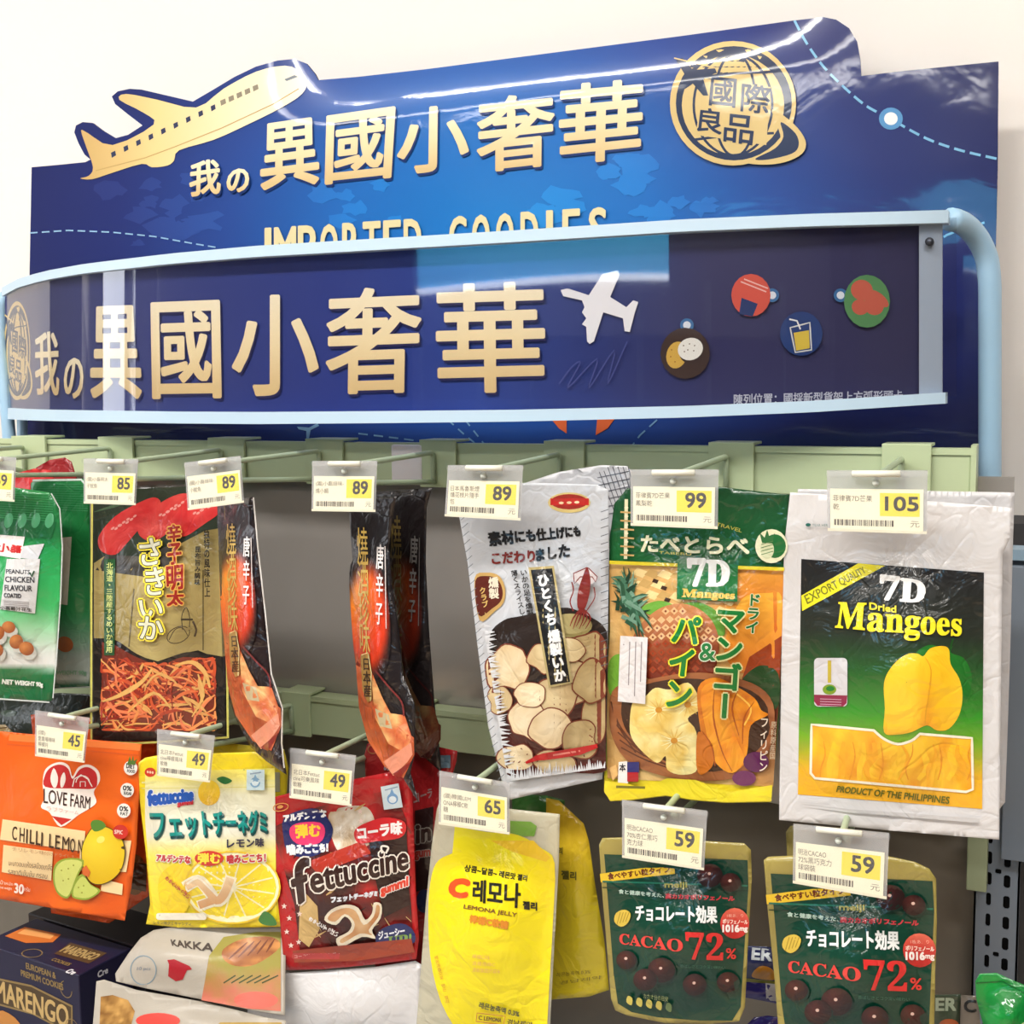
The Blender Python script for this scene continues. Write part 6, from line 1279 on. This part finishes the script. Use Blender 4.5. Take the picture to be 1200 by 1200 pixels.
# leaning kraft-white bags
KW = lambda x, y: mixc((186, 178, 164), (160, 152, 140), fbm(x, y, 50, 3, 2))
def art_kakka(A):
    A.up = (.2, -1)
    A.line(arc(168, 1137, 15, 17, 0, 360, 24), 1.2, (120, 140, 150)); A.text('10 pcs', 160, 1138, 176, 1138, 5, (120, 130, 140))
    A.poly([(196, 1125), (204, 1124), (222, 1132), (225, 1136), (219, 1137), (214, 1148), (206, 1150), (197, 1144), (198, 1130)], (160, 30, 40)); A.quadtext('KAKKA', [(200, 1101), (252, 1106), (250, 1116), (202, 1108)], (70, 60, 56), .4)
    A.poly([(245, 1120), (262, 1098), (300, 1092), (329, 1092), (329, 1185), (290, 1182), (236, 1172), (240, 1150)], lambda x, y: mixc((150, 140, 60), (196, 110, 90), (y - 1130) / 45 + fbm(x, y, 14, 4, 2) - .5), 6)
    A.poly(smooth([(262, 1112), (285, 1100), (318, 1098), (328, 1110), (300, 1130), (276, 1132), (262, 1124)], 4), lambda x, y: mixc((206, 140, 70), (120, 60, 26), fbm(x * .5, y * 1.6, 9, 4, 3) * 1.5 - .3), 5)
    for k in range(5): A.line([(268 + k * 11, 1124 - k * 2), (290 + k * 8, 1104 - k)], 3, (110, 54, 22), taper=[.3, 1, .3], step=.2)
    for k in range(6): A.line([(262 + k * 9, 1152), (276 + k * 10, 1143)], 1.6, (60, 70, 30), step=.1)
    A.ell(300, 1172, 26, 10, (206, 100, 84))
bag('baked_snack_bag', [(150, 1085), (335, 1080), (325, 1195), (120, 1150)], [(135, 1141), (150, 1118), (165, 1099), (180, 1090), (215, 1084), (335, 1084), (334, 1190), (296, 1184), (240, 1172), (170, 1158), (136, 1150)], .86, KW,
    'white paper bag of baked snacks with red cup emblem, lying behind the cookie box', 'snack bag', 'white baked snack bags', m=M_SATIN, art=art_kakka, puff=.012, seed=101, pitch=35)
def art_gran(A):
    A.poly([(118, 1168), (132, 1166), (150, 1172), (158, 1185), (150, 1215), (116, 1215)], lambda x, y: mixc((206, 160, 90), (120, 80, 34), fbm(x, y, 7, 4, 3) * 1.6 - .3), 4); A.ell(185, 1196, 26, 9, (216, 70, 60)); A.poly([(258, 1198), (330, 1198), (330, 1215), (240, 1215)], (170, 140, 70))
bag('baked_snack_bag', [(112, 1150), (335, 1190), (335, 1240), (110, 1240)], [(113, 1150), (122, 1148), (160, 1160), (240, 1174), (310, 1192), (335, 1196), (335, 1235), (106, 1235)], .835, KW,
    'white paper bag with oat cluster picture, lying lowest beside the cookie box', 'snack bag', 'white baked snack bags', m=M_SATIN, art=art_gran, puff=.010, seed=102, pitch=25)
bag('plain_white_bag', [(300, 1125), (492, 1128), (492, 1240), (288, 1240)], [(306, 1133), (318, 1128), (340, 1140), (400, 1136), (440, 1133), (487, 1126), (495, 1131), (494, 1235), (288, 1235), (291, 1165), (300, 1145)], .875, (216, 214, 214),
    'glossy plain white bag hanging beneath the red cola gummy bag', 'snack bag', None, puff=.012, seed=103)
def leafy(A):
    for k in range(14): A.ell(10 + k * 9, 836 + (k * 37) % 40, 9, 4, (40, 54, 44) if k % 2 else (64, 78, 66), rot=(k * 53) % 180, step=.3)
bag('dark_green_pack', [(-20, 815), (118, 812), (110, 880), (-20, 890)], [(-20, 822), (20, 816), (70, 812), (118, 814), (116, 872), (60, 884), (-20, 890)], .955, (38, 46, 40), 'dark green pack lying in the shade under the peanut bags', 'snack bag', None, art=leafy, puff=.012, seed=104)
bag('straw_pack', [(-20, 848), (14, 850), (6, 920), (-20, 920)], [(-20, 850), (6, 849), (15, 858), (10, 885), (2, 910), (-20, 915)], .93, (150, 130, 90), 'straw coloured pack at the frame edge above the orange bag', 'snack bag', None, puff=.006, seed=105, art=lambda A: [A.line([(-18, 856 + k * 8), (10, 852 + k * 8)], 1, (90, 70, 40)) for k in range(6)])
bag('emerald_snack_bag', [(1143, 1142), (1215, 1150), (1215, 1240), (1150, 1240)], [(1143, 1150), (1148, 1141), (1168, 1140), (1190, 1150), (1215, 1160), (1215, 1235), (1162, 1235), (1152, 1200), (1144, 1170)], .86, lambda x, y: mixc((20, 150, 60), (10, 110, 44), fbm(x, y, 20, 3, 2)),
    'bright green bag standing at the foot of the slotted upright', 'snack bag', None, puff=.012, seed=106, art=lambda A: (A.line([(1144, 1152), (1175, 1150), (1215, 1172)], 1.2, (8, 90, 36)), A.ell(1208, 1206, 14, 10, (206, 220, 160))))
# small packs seen between the cacao pouches
def pk1(A): A.quadtext('ER', [(882, 1111), (905, 1113), (904, 1126), (881, 1124)], (206, 214, 220), .9); A.poly(smooth([(882, 1140), (892, 1132), (905, 1136), (908, 1148), (884, 1146)]), (206, 140, 40)); A.poly([(870, 1146), (910, 1150), (910, 1154), (870, 1150)], (120, 120, 30))
bag('wafer_pack', [(868, 1108), (915, 1110), (915, 1152), (868, 1150)], [(868, 1108), (915, 1110), (915, 1155), (868, 1150)], .965, (34, 44, 90), 'blue wafer pack between the two cacao pouches, upper of two', 'snack pack', 'small packs between the cacao pouches', art=pk1, puff=.006, seed=107)
bag('wafer_pack', [(868, 1150), (915, 1154), (915, 1176), (868, 1168)], [(868, 1150), (915, 1154), (915, 1177), (868, 1168)], .95, (40, 34, 120), 'purple and white wafer pack under the blue one', 'snack pack', 'small packs between the cacao pouches', puff=.005, seed=108, art=lambda A: (A.poly([(897, 1152), (915, 1154), (915, 1174), (898, 1172)], (190, 190, 196)),))
bag('purple_wrapped_sweet', [(874, 1190), (915, 1190), (915, 1230), (874, 1230)], [(876, 1200), (884, 1192), (900, 1190), (915, 1192), (915, 1230), (874, 1230)], .93, (44, 30, 110), 'purple crimped sweet wrapper below the wafer packs', 'snack pack', 'small packs between the cacao pouches', puff=.006, seed=109)
bag('lettered_pack', [(1096, 1165), (1125, 1165), (1125, 1235), (1096, 1235)], [(1090, 1166), (1126, 1165), (1124, 1235), (1090, 1235)], .96, (70, 84, 66), 'dull green pack with pale block letters beside the cacao pouch', 'snack pack', 'packs at the foot of the upright', puff=.004, seed=110, art=lambda A: (A.quadtext('ER', [(1097, 1170), (1121, 1170), (1120, 1184), (1097, 1184)], (170, 184, 160), 1.0), A.ell(1112, 1202, 12, 8, (190, 100, 60))))
bag('lettered_pack', [(1127, 1165), (1146, 1165), (1150, 1235), (1124, 1235)], [(1126, 1166), (1146, 1167), (1152, 1235), (1124, 1235)], .955, (128, 120, 110), 'pale grey pack with a dark letter beside the bright green bag', 'snack pack', 'packs at the foot of the upright', puff=.004, seed=111, art=lambda A: (A.quadtext('C', [(1130, 1172), (1144, 1172), (1144, 1186), (1130, 1186)], (50, 50, 50), .8),))
